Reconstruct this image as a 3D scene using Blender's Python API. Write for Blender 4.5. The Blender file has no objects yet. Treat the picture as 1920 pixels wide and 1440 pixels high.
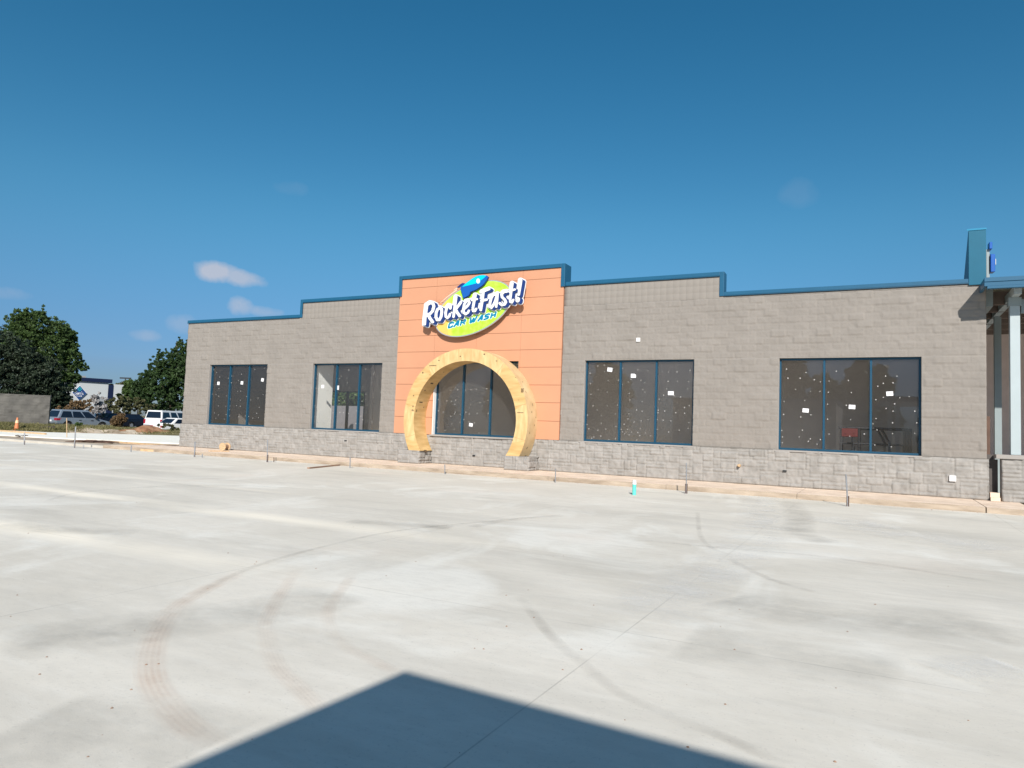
import bpy, bmesh, math, random
import numpy as np
from mathutils import Vector, Matrix
R_ = math.radians
random.seed(7); RNG = np.random.RandomState(7)
C = bpy.context.scene.collection
S = bpy.context.scene

# ---------------------------------------------------------------- camera, sky, sun, exposure
CAM = Vector((11.981, -21.594, 1.3355))
YAW, PIT, ROL, FPX = -0.4774003, 0.0623085, 0.0372435, 1330.0
fw = Vector((math.sin(YAW)*math.cos(PIT), math.cos(YAW)*math.cos(PIT), math.sin(PIT)))
rt0 = Vector((math.cos(YAW), -math.sin(YAW), 0)); up0 = rt0.cross(fw)
rt = rt0*math.cos(ROL)+up0*math.sin(ROL); up = -rt0*math.sin(ROL)+up0*math.cos(ROL)
cam = bpy.data.cameras.new('camera'); camo = bpy.data.objects.new('camera', cam); C.objects.link(camo)
camo.matrix_world = Matrix(((rt.x, up.x, -fw.x, CAM.x), (rt.y, up.y, -fw.y, CAM.y), (rt.z, up.z, -fw.z, CAM.z), (0, 0, 0, 1)))
cam.sensor_width = 36; cam.lens = FPX/1920*36; cam.clip_end = 3000; cam.clip_start = 0.05
S.camera = camo
S.render.resolution_x = 1024; S.render.resolution_y = 768
S.view_settings.view_transform = 'Standard'; S.view_settings.look = 'None'
S.view_settings.exposure = 0.5; S.view_settings.gamma = 1

SUN_AZ, SUN_EL = 27.0, 32.0      # sun stands behind the camera, 27 deg to the right of the facade's normal
sd = Vector((math.sin(R_(SUN_AZ))*math.cos(R_(SUN_EL)), -math.cos(R_(SUN_AZ))*math.cos(R_(SUN_EL)), math.sin(R_(SUN_EL))))
sun = bpy.data.lights.new('sun', 'SUN'); sun.energy = 4.0; sun.angle = R_(0.53); sun.color = (1.0, 0.95, 0.88)
suno = bpy.data.objects.new('sun', sun); C.objects.link(suno)
suno.rotation_euler = (-sd).to_track_quat('-Z', 'Y').to_euler(); suno.location = (20, -40, 30)

def ray(x, y):
    return (fw*FPX + rt*(x-960) - up*(y-720)).normalized()
def onY(x, y, Y):
    d = ray(x, y); return CAM + d*((Y-CAM.y)/d.y)
def onZ(x, y, Z):
    d = ray(x, y); return CAM + d*((Z-CAM.z)/d.z)
def at(px, dist, z=0.0):          # the ground point seen in image column px at a horizontal distance
    d = ray(px, 803+(px-960)*0.0373); d.z = 0; d.normalize(); p = CAM+d*dist; return Vector((p.x, p.y, z))

world = bpy.data.worlds.new('World'); S.world = world; world.use_nodes = True
nt = world.node_tree; nt.nodes.clear()
def N(nt, t, **k):
    n = nt.nodes.new(t)
    for a, b in k.items(): setattr(n, a, b)
    return n
wo = N(nt, 'ShaderNodeOutputWorld'); bg = N(nt, 'ShaderNodeBackground'); bg.inputs[1].default_value = 0.068
sky = N(nt, 'ShaderNodeTexSky', sky_type='NISHITA'); sky.sun_disc = False
sky.sun_elevation = R_(SUN_EL); sky.sun_rotation = R_(180-SUN_AZ); sky.altitude = 200
sky.air_density = 1.0; sky.dust_density = 0.25; sky.ozone_density = 2.2
tc = N(nt, 'ShaderNodeTexCoord')
def wmath(op, a, b=None, c=None, clamp=False):
    n = N(nt, 'ShaderNodeMath', operation=op, use_clamp=clamp)
    for i, v in enumerate((a, b, c)):
        if v is None: continue
        if isinstance(v, (int, float)): n.inputs[i].default_value = v
        else: nt.links.new(v, n.inputs[i])
    return n.outputs[0]
def wdot(vec):
    n = N(nt, 'ShaderNodeVectorMath', operation='DOT_PRODUCT'); nt.links.new(tc.outputs['Generated'], n.inputs[0]); n.inputs[1].default_value = vec
    return n.outputs['Value']
noi = N(nt, 'ShaderNodeTexNoise'); noi.inputs['Scale'].default_value = 24; noi.inputs['Detail'].default_value = 6; noi.inputs['Roughness'].default_value = .55
nt.links.new(tc.outputs['Generated'], noi.inputs['Vector'])
total = None
# small fair-weather clouds: image position, half width, half height (in view units), opacity, slant
for (cx, cy, a, b, op, sl) in ((404,510,.028,.013,.75,0),(448,521,.030,.011,.62,-.12),(452,574,.020,.013,.6,0),(490,583,.028,.008,.42,-.1),
                               (345,607,.02,.012,.22,0),(272,629,.016,.008,.25,0),(12,549,.022,.008,.18,0),(545,353,.02,.010,.06,0),(1494,366,.022,.018,.055,0)):
    d = ray(cx, cy); h = d.cross(Vector((0, 0, 1))).normalized(); w = h.cross(d).normalized()
    h2 = h + w*sl
    u = wmath('DIVIDE', wdot(h), a); v_ = wmath('DIVIDE', wdot(w - h*sl), b)
    r2 = wmath('ADD', wmath('MULTIPLY', u, u), wmath('MULTIPLY', v_, v_))
    r2 = wmath('ADD', r2, wmath('MULTIPLY', wmath('SUBTRACT', noi.outputs[0], .5), 3.4))
    f = wmath('MULTIPLY', wmath('SUBTRACT', 1.0, wmath('DIVIDE', r2, 1.25), clamp=True), op)
    f = wmath('MULTIPLY', f, wmath('GREATER_THAN', wdot(d), .9))
    total = f if total is None else wmath('MAXIMUM', total, f)
hs = N(nt, 'ShaderNodeHueSaturation'); cl = N(nt, 'ShaderNodeMixRGB'); nt.links.new(total, cl.inputs[0]); nt.links.new(sky.outputs[0], hs.inputs['Color']); nt.links.new(hs.outputs[0], cl.inputs[1])
hz = N(nt, 'ShaderNodeMapRange'); hz.inputs[1].default_value = .0; hz.inputs[2].default_value = .30; hz.interpolation_type = 'SMOOTHSTEP'; nt.links.new(wdot((0, 0, 1)), hz.inputs[0])
hm = N(nt, 'ShaderNodeMixRGB'); nt.links.new(hz.outputs[0], hm.inputs[0]); hm.inputs[1].default_value = (.30, .42, .74, 1); hm.inputs[2].default_value = (1, 1, 1, 1)
hx = N(nt, 'ShaderNodeMixRGB', blend_type='MULTIPLY'); hx.inputs[0].default_value = 1; nt.links.new(hs.outputs[0], hx.inputs[1]); nt.links.new(hm.outputs[0], hx.inputs[2]); nt.links.new(hx.outputs[0], cl.inputs[1]); cl.inputs[2].default_value = (6.0, 6.0, 6.7, 1)
zs = N(nt, 'ShaderNodeMapRange'); nt.links.new(wdot((0, 0, 1)), zs.inputs[0]); zs.inputs[1].default_value = .60; zs.inputs[2].default_value = .9; zs.inputs[3].default_value = 1.36; zs.inputs[4].default_value = .9; nt.links.new(zs.outputs[0], hs.inputs['Saturation']); hs.inputs['Hue'].default_value = .486
nt.links.new(cl.outputs[0], bg.inputs[0]); nt.links.new(bg.outputs[0], wo.inputs[0])

# ---------------------------------------------------------------- helpers
def tag(o, label=None, cat=None, group=None, kind=None):
    if label: o['label'] = label
    if cat: o['category'] = cat
    if group: o['group'] = group
    if kind: o['kind'] = kind
    return o
def empty(name, loc=(0, 0, 0), rz=0.0, label=None, cat=None, group=None):
    o = bpy.data.objects.new(name, None); C.objects.link(o); o.location = loc; o.rotation_euler = (0, 0, rz)
    o.empty_display_size = .2
    return tag(o, label, cat, group)
def worigin(p):
    v = Vector((0, 0, 0))
    while p: v += Vector(p.location); p = p.parent
    return v
def mk(name, verts, faces, mats, parent=None, midx=None, world=False, smooth=False):
    me = bpy.data.meshes.new(name); verts = np.asarray(verts, float)
    if world and parent is not None: verts = verts - np.array(worigin(parent))[None, :]
    if isinstance(faces, np.ndarray):
        me.vertices.add(len(verts)); me.vertices.foreach_set('co', verts.ravel())
        k = faces.shape[1]; me.loops.add(faces.size); me.polygons.add(len(faces))
        me.loops.foreach_set('vertex_index', faces.ravel().astype(np.int32))
        me.polygons.foreach_set('loop_start', np.arange(0, faces.size, k, dtype=np.int32))
        me.polygons.foreach_set('loop_total', np.full(len(faces), k, np.int32))
        me.update(calc_edges=True)
    else:
        me.from_pydata([tuple(v) for v in verts], [], faces)
    if not isinstance(mats, (list, tuple)): mats = [mats]
    for m in mats: me.materials.append(m)
    if midx is not None: me.polygons.foreach_set('material_index', np.asarray(midx, np.int32))
    if smooth: me.polygons.foreach_set('use_smooth', np.ones(len(me.polygons), bool))
    me.update(); me.validate()
    o = bpy.data.objects.new(name, me); C.objects.link(o)
    if parent is not None: o.parent = parent
    return o
class MB:
    """collects simple solids into ONE mesh"""
    def __init__(s): s.v = []; s.f = []; s.m = []
    def add(s, vs, fs, m=0):
        b = len(s.v); s.v += [tuple(v) for v in vs]; s.f += [tuple(i+b for i in f) for f in fs]; s.m += [m]*len(fs); return s
    def box(s, x0, x1, y0, y1, z0, z1, m=0):
        return s.add([(x0,y0,z0),(x1,y0,z0),(x1,y1,z0),(x0,y1,z0),(x0,y0,z1),(x1,y0,z1),(x1,y1,z1),(x0,y1,z1)],
                     [(0,3,2,1),(4,5,6,7),(0,1,5,4),(1,2,6,5),(2,3,7,6),(3,0,4,7)], m)
    def prism(s, pts, axis, a, b, m=0):     # polygon in the plane across 'axis', extruded from a to b
        n = len(pts)
        def P(p, t): return {'x': (t, p[0], p[1]), 'y': (p[0], t, p[1]), 'z': (p[0], p[1], t)}[axis]
        vs = [P(p, a) for p in pts]+[P(p, b) for p in pts]
        fs = [tuple(range(n)), tuple(range(2*n-1, n-1, -1))]+[(i, (i+1) % n+0, (i+1) % n+n, i+n) for i in range(n)]
        return s.add(vs, fs, m)
    def tube(s, pts, r, n=8, m=0, r2=None, cap=True):
        pts = [Vector(p) for p in pts]; b = len(s.v); L = len(pts)
        for i, p in enumerate(pts):
            t = (pts[min(i+1, L-1)]-pts[max(i-1, 0)]).normalized()
            a = t.cross(Vector((0, 0, 1)));  a = a if a.length > .05 else t.cross(Vector((1, 0, 0))); a.normalize(); c = t.cross(a)
            rr = r if r2 is None else r+(r2-r)*i/(L-1)
            for k in range(n):
                q = p+(a*math.cos(2*math.pi*k/n)+c*math.sin(2*math.pi*k/n))*rr; s.v.append(tuple(q))
        for i in range(L-1):
            for k in range(n):
                s.f.append((b+i*n+k, b+i*n+(k+1) % n, b+(i+1)*n+(k+1) % n, b+(i+1)*n+k)); s.m.append(m)
        if cap:
            s.f.append(tuple(b+k for k in range(n))[::-1]); s.m.append(m); s.f.append(tuple(b+(L-1)*n+k for k in range(n))); s.m.append(m)
        return s
    def build(s, name, mats, parent=None, world=True, smooth=False, bevel=0, recalc=True):
        o = mk(name, s.v, s.f, mats, parent, s.m, world, smooth)
        if recalc:
            bm = bmesh.new(); bm.from_mesh(o.data); bmesh.ops.recalc_face_normals(bm, faces=bm.faces); bm.to_mesh(o.data); bm.free()
        if bevel:
            md = o.modifiers.new('bevel', 'BEVEL'); md.width = bevel; md.segments = 2; md.limit_method = 'ANGLE'; md.angle_limit = R_(40)
        return o

def lattice(nx, nz, seed):
    return np.random.RandomState(seed).rand(nx, nz)
def vnoise(x, z, cell, seed):            # smooth value noise, vectorised
    L = lattice(257, 257, seed); u = x/cell+1000.0; v = z/cell+1000.0
    iu = np.floor(u).astype(int); iv = np.floor(v).astype(int); fu = u-iu; fv = v-iv
    fu = fu*fu*(3-2*fu); fv = fv*fv*(3-2*fv)
    a = L[iu % 257, iv % 257]; b = L[(iu+1) % 257, iv % 257]; c = L[iu % 257, (iv+1) % 257]; d = L[(iu+1) % 257, (iv+1) % 257]
    return (a*(1-fu)+b*fu)*(1-fv)+(c*(1-fu)+d*fu)*fv

# ---------------------------------------------------------------- materials
def newmat(name):
    m = bpy.data.materials.new(name); m.use_nodes = True; t = m.node_tree; return m, t, t.nodes['Principled BSDF']
def mat(name, col, rough=.7, metal=0, var=0.0, vscale=3.0, bump=0.0, bscale=40.0, spec=.5, coat=0, two=None, detail=5, stretch=None):
    """procedural: base colour wandering by noise, noise bump"""
    m, t, p = newmat(name)
    p.inputs['Roughness'].default_value = rough; p.inputs['Metallic'].default_value = metal
    p.inputs['Specular IOR Level'].default_value = spec; p.inputs['Coat Weight'].default_value = coat
    tcn = N(t, 'ShaderNodeTexCoord'); src = tcn.outputs['Object']
    if stretch:
        mp = N(t, 'ShaderNodeMapping'); mp.inputs['Scale'].default_value = stretch; t.links.new(src, mp.inputs[0]); src = mp.outputs[0]
    n = N(t, 'ShaderNodeTexNoise'); n.inputs['Scale'].default_value = vscale; n.inputs['Detail'].default_value = detail
    t.links.new(src, n.inputs['Vector'])
    cr = N(t, 'ShaderNodeValToRGB'); t.links.new(n.outputs[0], cr.inputs[0])
    c1 = [max(0, c*(1-var)) for c in col]; c2 = [min(1, c*(1+var)) for c in (two or col)]
    cr.color_ramp.elements[0].position = .3; cr.color_ramp.elements[1].position = .7
    cr.color_ramp.elements[0].color = (*c1, 1); cr.color_ramp.elements[1].color = (*c2, 1)
    t.links.new(cr.outputs[0], p.inputs['Base Color'])
    if bump:
        n2 = N(t, 'ShaderNodeTexNoise'); n2.inputs['Scale'].default_value = bscale; n2.inputs['Detail'].default_value = 4
        t.links.new(src, n2.inputs['Vector']); b = N(t, 'ShaderNodeBump'); b.inputs['Strength'].default_value = min(1, bump); b.inputs['Distance'].default_value = .01
        t.links.new(n2.outputs[0], b.inputs['Height']); t.links.new(b.outputs[0], p.inputs['Normal'])
    return m

def concrete_mat():
    m, t, p = newmat('lot_concrete'); L = t.links
    p.inputs['Roughness'].default_value = .8; p.inputs['Specular IOR Level'].default_value = .3
    g = N(t, 'ShaderNodeTexCoord').outputs['Object']
    def noise(scale, detail=4, st=(1, 1, 1), rz=0, rough=.5, dist=0):
        mp = N(t, 'ShaderNodeMapping'); mp.inputs['Scale'].default_value = st; mp.inputs['Rotation'].default_value = (0, 0, rz); L.new(g, mp.inputs[0])
        n = N(t, 'ShaderNodeTexNoise'); n.inputs['Scale'].default_value = scale; n.inputs['Detail'].default_value = detail; n.inputs['Roughness'].default_value = rough
        n.inputs['Distortion'].default_value = dist
        L.new(mp.outputs[0], n.inputs['Vector']); return n.outputs[0]
    def M(op, a, b, clamp=False):
        n = N(t, 'ShaderNodeMath', operation=op, use_clamp=clamp)
        for i, v in enumerate((a, b)):
            if v is None: continue
            if isinstance(v, (int, float)): n.inputs[i].default_value = v
            else: L.new(v, n.inputs[i])
        return n.outputs[0]
    def ramp(v, a, b):
        n = N(t, 'ShaderNodeMapRange'); n.inputs[1].default_value = a; n.inputs[2].default_value = b; n.clamp = True; L.new(v, n.inputs[0]); return n.outputs[0]
    def mix(f, a, b, mode='MIX'):
        n = N(t, 'ShaderNodeMixRGB', blend_type=mode)
        for i, v in enumerate((f, a, b)):
            if isinstance(v, (int, float)): n.inputs[i].default_value = v
            elif isinstance(v, tuple): n.inputs[i].default_value = (*v, 1)
            else: L.new(v, n.inputs[i])
        return n.outputs[0]
    c = mix(ramp(noise(.35, 5, dist=.6), .35, .65), (.665, .622, .54), (.765, .72, .635))
    c = mix(M('MULTIPLY', ramp(noise(.5, 6, (.35, 1.6, 1), .25, .6), .50, .70), .50), c, (.52, .49, .43))      # broom and water streaks
    c = mix(M('MULTIPLY', ramp(noise(.28, 6, (.6, 1.5, 1), -.5, .62), .53, .68), .42), c, (.50, .475, .42))
    c = mix(M('MULTIPLY', ramp(noise(.42, 5, (1, .8, 1), .9, .6, .8), .54, .66), .5), c, (.90, .885, .82))
    c = mix(M('MULTIPLY', ramp(noise(.33, 3, (1, 1, 1), 1.7), .62, .75), .16), c, (.76, .58, .47))         # red-clay dust
    c = mix(M('MULTIPLY', ramp(noise(5, 8, (1, 2.2, 1), .15, .7), .45, .8), .22), c, (.40, .38, .34))
    c = mix(M('MULTIPLY', ramp(noise(1.6, 8, (1, 5, 1), -.12, .7), .5, .75), .26), c, (.88, .86, .80))
    c = mix(M('MULTIPLY', ramp(noise(60, 3), .62, .7), .25), c, (.36, .34, .31))
    sx = N(t, 'ShaderNodeSeparateXYZ'); L.new(g, sx.inputs[0])
    wob = M('MULTIPLY', M('SUBTRACT', noise(1.2, 2), .5), .25)
    def near(axis, pos, w):          # 1 on the line, 0 at w
        v = M('ABSOLUTE', M('SUBTRACT', sx.outputs[axis], pos), None)
        n = N(t, 'ShaderNodeMapRange'); n.inputs[1].default_value = 0; n.inputs[2].default_value = w; n.inputs[3].default_value = 1; n.inputs[4].default_value = 0
        L.new(v, n.inputs[0]); return n.outputs[0]
    for pos, w, s in ((-16.35, .42, 1.1), (-13.55, .44, 1.1), (-10.7, .25, .4)):   # pale dust lying along the joints
        dusty = M('MULTIPLY', near(1, pos, w), M('MULTIPLY', ramp(noise(.3, 4, (1, 3, 1)), .3, .55), s))
        side = N(t, 'ShaderNodeMapRange'); side.inputs[1].default_value = 8.5; side.inputs[2].default_value = 3.5; L.new(sx.outputs[0], side.inputs[0])
        c = mix(M('MULTIPLY', dusty, side.outputs[0]), c, (.93, .86, .73))
    jn = M('MULTIPLY', ramp(noise(.8, 3), .35, .6), .42)
    for axis, poss in ((0, (-21.3, -17.35, -13.4, -9.45, -5.5, -1.55, 2.4, 6.35, 10.3, 14.25, 18.2)), (1, (-16.35, -13.55, -10.7, -7.85, -5.0))):
        for pos in poss:
            c = mix(M('MULTIPLY', near(axis, pos, .008), jn), c, (.15, .14, .12))
    L.new(c, p.inputs['Base Color'])
    b = N(t, 'ShaderNodeBump'); b.inputs['Strength'].default_value = .25; b.inputs['Distance'].default_value = .004
    L.new(noise(120, 3), b.inputs['Height']); L.new(b.outputs[0], p.inputs['Normal'])
    return m

def glass_mat(name, tint, refl, dust_veil, sharp=.0):
    m, t, p = newmat(name); L = t.links; t.nodes.remove(p); out = t.nodes['Material Output']
    tr = N(t, 'ShaderNodeBsdfTransparent'); tr.inputs[0].default_value = (*tint, 1)
    gl = N(t, 'ShaderNodeBsdfGlossy'); gl.inputs['Roughness'].default_value = sharp; gl.inputs[0].default_value = (.93, .95, 1, 1)
    fr = N(t, 'ShaderNodeFresnel'); fr.inputs[0].default_value = refl
    geo = N(t, 'ShaderNodeNewGeometry'); fm = N(t, 'ShaderNodeMixRGB'); L.new(geo.outputs['Backfacing'], fm.inputs[0]); L.new(fr.outputs[0], fm.inputs[1]); fm.inputs[2].default_value = (.12, .12, .12, 1)   # the same few per cent from the room side
    mx = N(t, 'ShaderNodeMixShader'); L.new(fm.outputs[0], mx.inputs[0]); L.new(tr.outputs[0], mx.inputs[1]); L.new(gl.outputs[0], mx.inputs[2])
    df = N(t, 'ShaderNodeBsdfDiffuse'); df.inputs[0].default_value = (.62, .58, .53, 1)  # dust film, also mixed in to brighten panes before the dark room
    n = N(t, 'ShaderNodeTexNoise'); n.inputs['Scale'].default_value = 1.1; n.inputs['Detail'].default_value = 4
    g = N(t, 'ShaderNodeTexCoord').outputs['Object']; L.new(g, n.inputs['Vector'])
    mr = N(t, 'ShaderNodeMapRange'); mr.inputs[3].default_value = dust_veil*.8; mr.inputs[4].default_value = dust_veil*1.2; L.new(n.outputs[0], mr.inputs[0])
    m2 = N(t, 'ShaderNodeMixShader'); L.new(mr.outputs[0], m2.inputs[0]); L.new(mx.outputs[0], m2.inputs[1]); L.new(df.outputs[0], m2.inputs[2])
    L.new(m2.outputs[0], out.inputs[0]); return m

def clear_mat():
    m, t, p = newmat('clear_glass_back'); t.nodes.remove(p); tr = N(t, 'ShaderNodeBsdfTransparent'); t.links.new(tr.outputs[0], t.nodes['Material Output'].inputs[0]); return m

def leaf_mat(name, dark, light, trans=.25):
    m, t, p = newmat(name); L = t.links
    p.inputs['Roughness'].default_value = .55; p.inputs['Specular IOR Level'].default_value = .35
    g = N(t, 'ShaderNodeTexCoord').outputs['Object']
    n = N(t, 'ShaderNodeTexNoise'); n.inputs['Scale'].default_value = .9; n.inputs['Detail'].default_value = 3; L.new(g, n.inputs['Vector'])
    n2 = N(t, 'ShaderNodeTexNoise'); n2.inputs['Scale'].default_value = 7; n2.inputs['Detail'].default_value = 2; L.new(g, n2.inputs['Vector'])
    a = N(t, 'ShaderNodeMath', operation='ADD'); L.new(n.outputs[0], a.inputs[0]); L.new(n2.outputs[0], a.inputs[1])
    r = N(t, 'ShaderNodeMapRange'); r.inputs[1].default_value = .75; r.inputs[2].default_value = 1.25; L.new(a.outputs[0], r.inputs[0])
    mx = N(t, 'ShaderNodeMixRGB'); L.new(r.outputs[0], mx.inputs[0]); mx.inputs[1].default_value = (*dark, 1); mx.inputs[2].default_value = (*light, 1)
    L.new(mx.outputs[0], p.inputs['Base Color'])
    tl = N(t, 'ShaderNodeBsdfTranslucent'); L.new(mx.outputs[0], tl.inputs[0])
    ms = N(t, 'ShaderNodeMixShader'); ms.inputs[0].default_value = trans; L.new(p.outputs[0], ms.inputs[1]); L.new(tl.outputs[0], ms.inputs[2])
    L.new(ms.outputs[0], t.nodes['Material Output'].inputs[0]); return m

def stain_mat(name, col, strength, vs=3.0, tr_=.0):
    """thin stain lying on the concrete: transparent except where the noise and the ribbon's own width let it show"""
    m, t, p = newmat(name); L = t.links
    p.inputs['Base Color'].default_value = (*col, 1); p.inputs['Roughness'].default_value = .9
    uv = N(t, 'ShaderNodeUVMap'); s = N(t, 'ShaderNodeSeparateXYZ'); L.new(uv.outputs[0], s.inputs[0])
    g = N(t, 'ShaderNodeTexCoord').outputs['Object']
    n = N(t, 'ShaderNodeTexNoise'); n.inputs['Scale'].default_value = vs; n.inputs['Detail'].default_value = 7; n.inputs['Roughness'].default_value = .7; L.new(g, n.inputs['Vector'])
    n3 = N(t, 'ShaderNodeTexNoise'); n3.inputs['Scale'].default_value = 1.0; n3.inputs['Detail'].default_value = 2; L.new(g, n3.inputs['Vector'])
    def M(op, a, b, clamp=False):
        q = N(t, 'ShaderNodeMath', operation=op, use_clamp=clamp)
        for i, v in enumerate((a, b)):
            if isinstance(v, (int, float)): q.inputs[i].default_value = v
            elif v is not None: L.new(v, q.inputs[i])
        return q.outputs[0]
    v = s.outputs[1]; e = M('MULTIPLY', M('MULTIPLY', v, M('SUBTRACT', 1.0, v)), 4.0)          # soft across
    ends = M('MULTIPLY', M('MULTIPLY', s.outputs[0], M('SUBTRACT', 1.0, s.outputs[0])), 10.0, True)
    wv = N(t, 'ShaderNodeMath', operation='SINE'); L.new(M('MULTIPLY', v, 38.0), wv.inputs[0])
    tread = M('ADD', 1-tr_, M('MULTIPLY', wv.outputs[0], tr_))
    k = M('MULTIPLY', M('SUBTRACT', n.outputs[0], .22, True), 2.0, True)
    k = M('MULTIPLY', k, M('MULTIPLY', e, M('MULTIPLY', ends, tread)))
    k = M('MULTIPLY', k, M('MULTIPLY', M('SUBTRACT', n3.outputs[0], .05, True), 1.7, True))
    k = M('MULTIPLY', k, strength, True)
    tr = N(t, 'ShaderNodeBsdfTransparent'); ms = N(t, 'ShaderNodeMixShader'); L.new(k, ms.inputs[0]); L.new(tr.outputs[0], ms.inputs[1]); L.new(p.outputs[0], ms.inputs[2])
    L.new(ms.outputs[0], t.nodes['Material Output'].inputs[0]); return m

M_ = {}
M_['lot'] = concrete_mat()
M_['block'] = mat('split_face_block', (.258, .234, .209), .9, var=.04, vscale=1.3, bump=.7, bscale=55, two=(.268, .243, .218), spec=.2, detail=8)
M_['block_smooth'] = mat('scored_block', (.268, .243, .217), .88, var=.03, vscale=3, bump=.2, bscale=80, spec=.2)
M_['stone'] = mat('ashlar_stone', (.288, .272, .252), .88, var=.08, vscale=3.5, bump=.5, bscale=45, two=(.328, .31, .29), spec=.2)
M_['sill'] = mat('precast_sill', (0.330, 0.307, 0.285), .8, var=.06, vscale=5, spec=.25)
M_['blue'] = mat('blue_trim_metal', (.012, .095, .18), .42, var=.04, vscale=2, spec=.45)
M_['blueframe'] = mat('blue_window_frame', (.007, .062, .115), .38, var=.04, vscale=2, spec=.5)
M_['orange'] = mat('orange_panel', (.575, .282, .166), .62, var=.025, vscale=1.2, spec=.3)
M_['joint'] = mat('panel_joint', (.42, .19, .11), .8)
M_['ply'] = mat('plywood', (.53, .335, .125), .65, var=.10, vscale=1.6, bump=.15, bscale=30, two=(.62, .42, .19), stretch=(1, 1, 5), detail=8, spec=.3)
M_['ply2'] = mat('plywood_lighter', (.58, .39, .17), .65, var=.10, vscale=2.1, bump=.15, bscale=30, two=(.67, .48, .24), stretch=(4, 1, 1.2), detail=8, spec=.3)
M_['plyedge'] = mat('plywood_pale', (0.576, 0.416, 0.216), .65, var=.1, vscale=2.5, two=(0.640, 0.496, 0.288), spec=.3)
M_['seam'] = mat('ply_seam', (.36, .22, .09), .8)
M_['ink'] = mat('black_stamp_ink', (.10, .06, .03), .8)
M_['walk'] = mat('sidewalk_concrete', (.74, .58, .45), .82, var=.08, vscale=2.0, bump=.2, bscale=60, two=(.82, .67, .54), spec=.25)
M_['newconc'] = mat('fresh_concrete', (.90, .87, .78), .8, var=.05, vscale=1.2, spec=.25)
M_['curbconc'] = mat('curb_concrete', (.50, .46, .40), .85, var=.1, vscale=1.5, spec=.25)
M_['dirt'] = mat('packed_dirt', (.36, .27, .19), .95, var=.25, vscale=.8, bump=.6, bscale=12, two=(.50, .43, .34), spec=.1)
M_['clay'] = mat('red_clay', (.25, .12, .065), .95, var=.2, vscale=2.5, bump=.8, bscale=9, two=(.36, .21, .125), spec=.1)
M_['earth'] = mat('field_earth', (.15, .14, .07), .95, var=.3, vscale=.5, bump=.5, bscale=5, two=(.21, .18, .10), spec=.1)
M_['asphalt'] = mat('asphalt', (.10, .10, .10), .9, var=.2, vscale=.4, spec=.2)
M_['white'] = mat('white_paint', (.80, .80, .79), .5, var=.02)
M_['dab'] = mat('grey_white_dab', (.46, .45, .43), .7, var=.1, vscale=9)
M_['signwhite'] = mat('sign_white', (0.774, 0.774, 0.783), .35, var=.01)
M_['navy'] = mat('sign_navy', (.012, .035, .16), .4, var=.05)
M_['signblue'] = mat('sign_blue', (.01, .10, .40), .35, var=.03)
M_['cyan'] = mat('sign_cyan', (.0, .58, .86), .3, var=.02)
M_['teal'] = mat('sign_teal', (.0, .20, .36), .4, var=.03)
M_['silver'] = mat('silver_edge', (.62, .62, .60), .35, metal=.6, var=.02)
M_['drywall'] = mat('interior_white_wall', (.88, .89, .86), .8, var=.02)
M_['inwall'] = mat('interior_block_wall', (.60, .555, .515), .9, var=.05, vscale=1.5)
M_['infloor'] = mat('interior_slab', (.80, .75, .69), .7, var=.08)
M_['dark'] = mat('dark_metal', (.02, .022, .025), .5)
M_['black'] = mat('black_rubber', (.014, .014, .015), .75, var=.1, vscale=8)
M_['red'] = mat('red_plastic', (.13, .012, .01), .5)
M_['post'] = mat('pale_blue_post', (0.390, 0.450, 0.465), .5, var=.03)
M_['beam'] = mat('grey_green_steel', (.26, .31, .32), .55, var=.05)
M_['joist'] = mat('brown_deck', (.17, .13, .11), .8, var=.15)
M_['deck'] = mat('tan_roof_deck', (.28, .27, .20), .8, var=.1)
M_['recess'] = mat('dark_recess', (.10, .09, .085), .9, var=.2)
M_['mauve'] = mat('mauve_wall', (.66, .56, .53), .85, var=.05)
M_['zinc'] = mat('galvanised_steel', (.33, .34, .36), .5, metal=.55, var=.2, vscale=20)
M_['lumber'] = mat('weathered_lumber', (.52, .36, .21), .85, var=.2, vscale=4, stretch=(1, 6, 6))
M_['oldwood'] = mat('grey_brown_board', (.30, .19, .13), .9, var=.2, vscale=4)
M_['darkwood'] = mat('dark_plate', (.06, .045, .04), .8, var=.3, vscale=3)
M_['rust'] = mat('rusty_rebar', (.10, .06, .045), .8, var=.4, vscale=6)
M_['turq'] = mat('turquoise_pipe', (.12, .62, .52), .4, var=.03)
M_['cone'] = mat('orange_cone', (.60, .20, .08), .5, var=.08)
M_['cmu'] = mat('grey_block_fence', (.112, .107, .098), .92, var=.14, vscale=1.1, bump=.6, bscale=18, two=(.135, .128, .115), spec=.15)
M_['darkcmu'] = mat('dark_grey_block', (.17, .16, .165), .9, var=.08, spec=.15)
M_['carsilver'] = mat('silver_car_paint', (.27, .32, .38), .28, metal=.35, var=.02, coat=.6)
M_['carwhite'] = mat('white_car_paint', (.78, .78, .77), .3, var=.01, coat=.5)
M_['carblack'] = mat('black_car_paint', (.006, .007, .016), .3, var=.05, coat=.2)
M_['carglass'] = mat('car_glass', (.008, .010, .018), .08, var=.02, spec=.8)
M_['taillight'] = mat('red_lamp', (.34, .012, .03), .25, var=.05, spec=.6)
M_['rim'] = mat('alloy_rim', (.45, .43, .42), .35, metal=.6)
M_['clubwall'] = mat('pale_club_wall', (.46, .48, .48), .8, var=.02, vscale=.2)
M_['clubdark'] = mat('club_grey_band', (.27, .28, .29), .8)
M_['clubnavy'] = mat('club_navy_band', (.010, .018, .05), .7, spec=.1)
M_['bark'] = mat('bark', (.10, .075, .055), .95, var=.3, vscale=6, bump=.6, bscale=20)
M_['clear'] = clear_mat()
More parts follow.
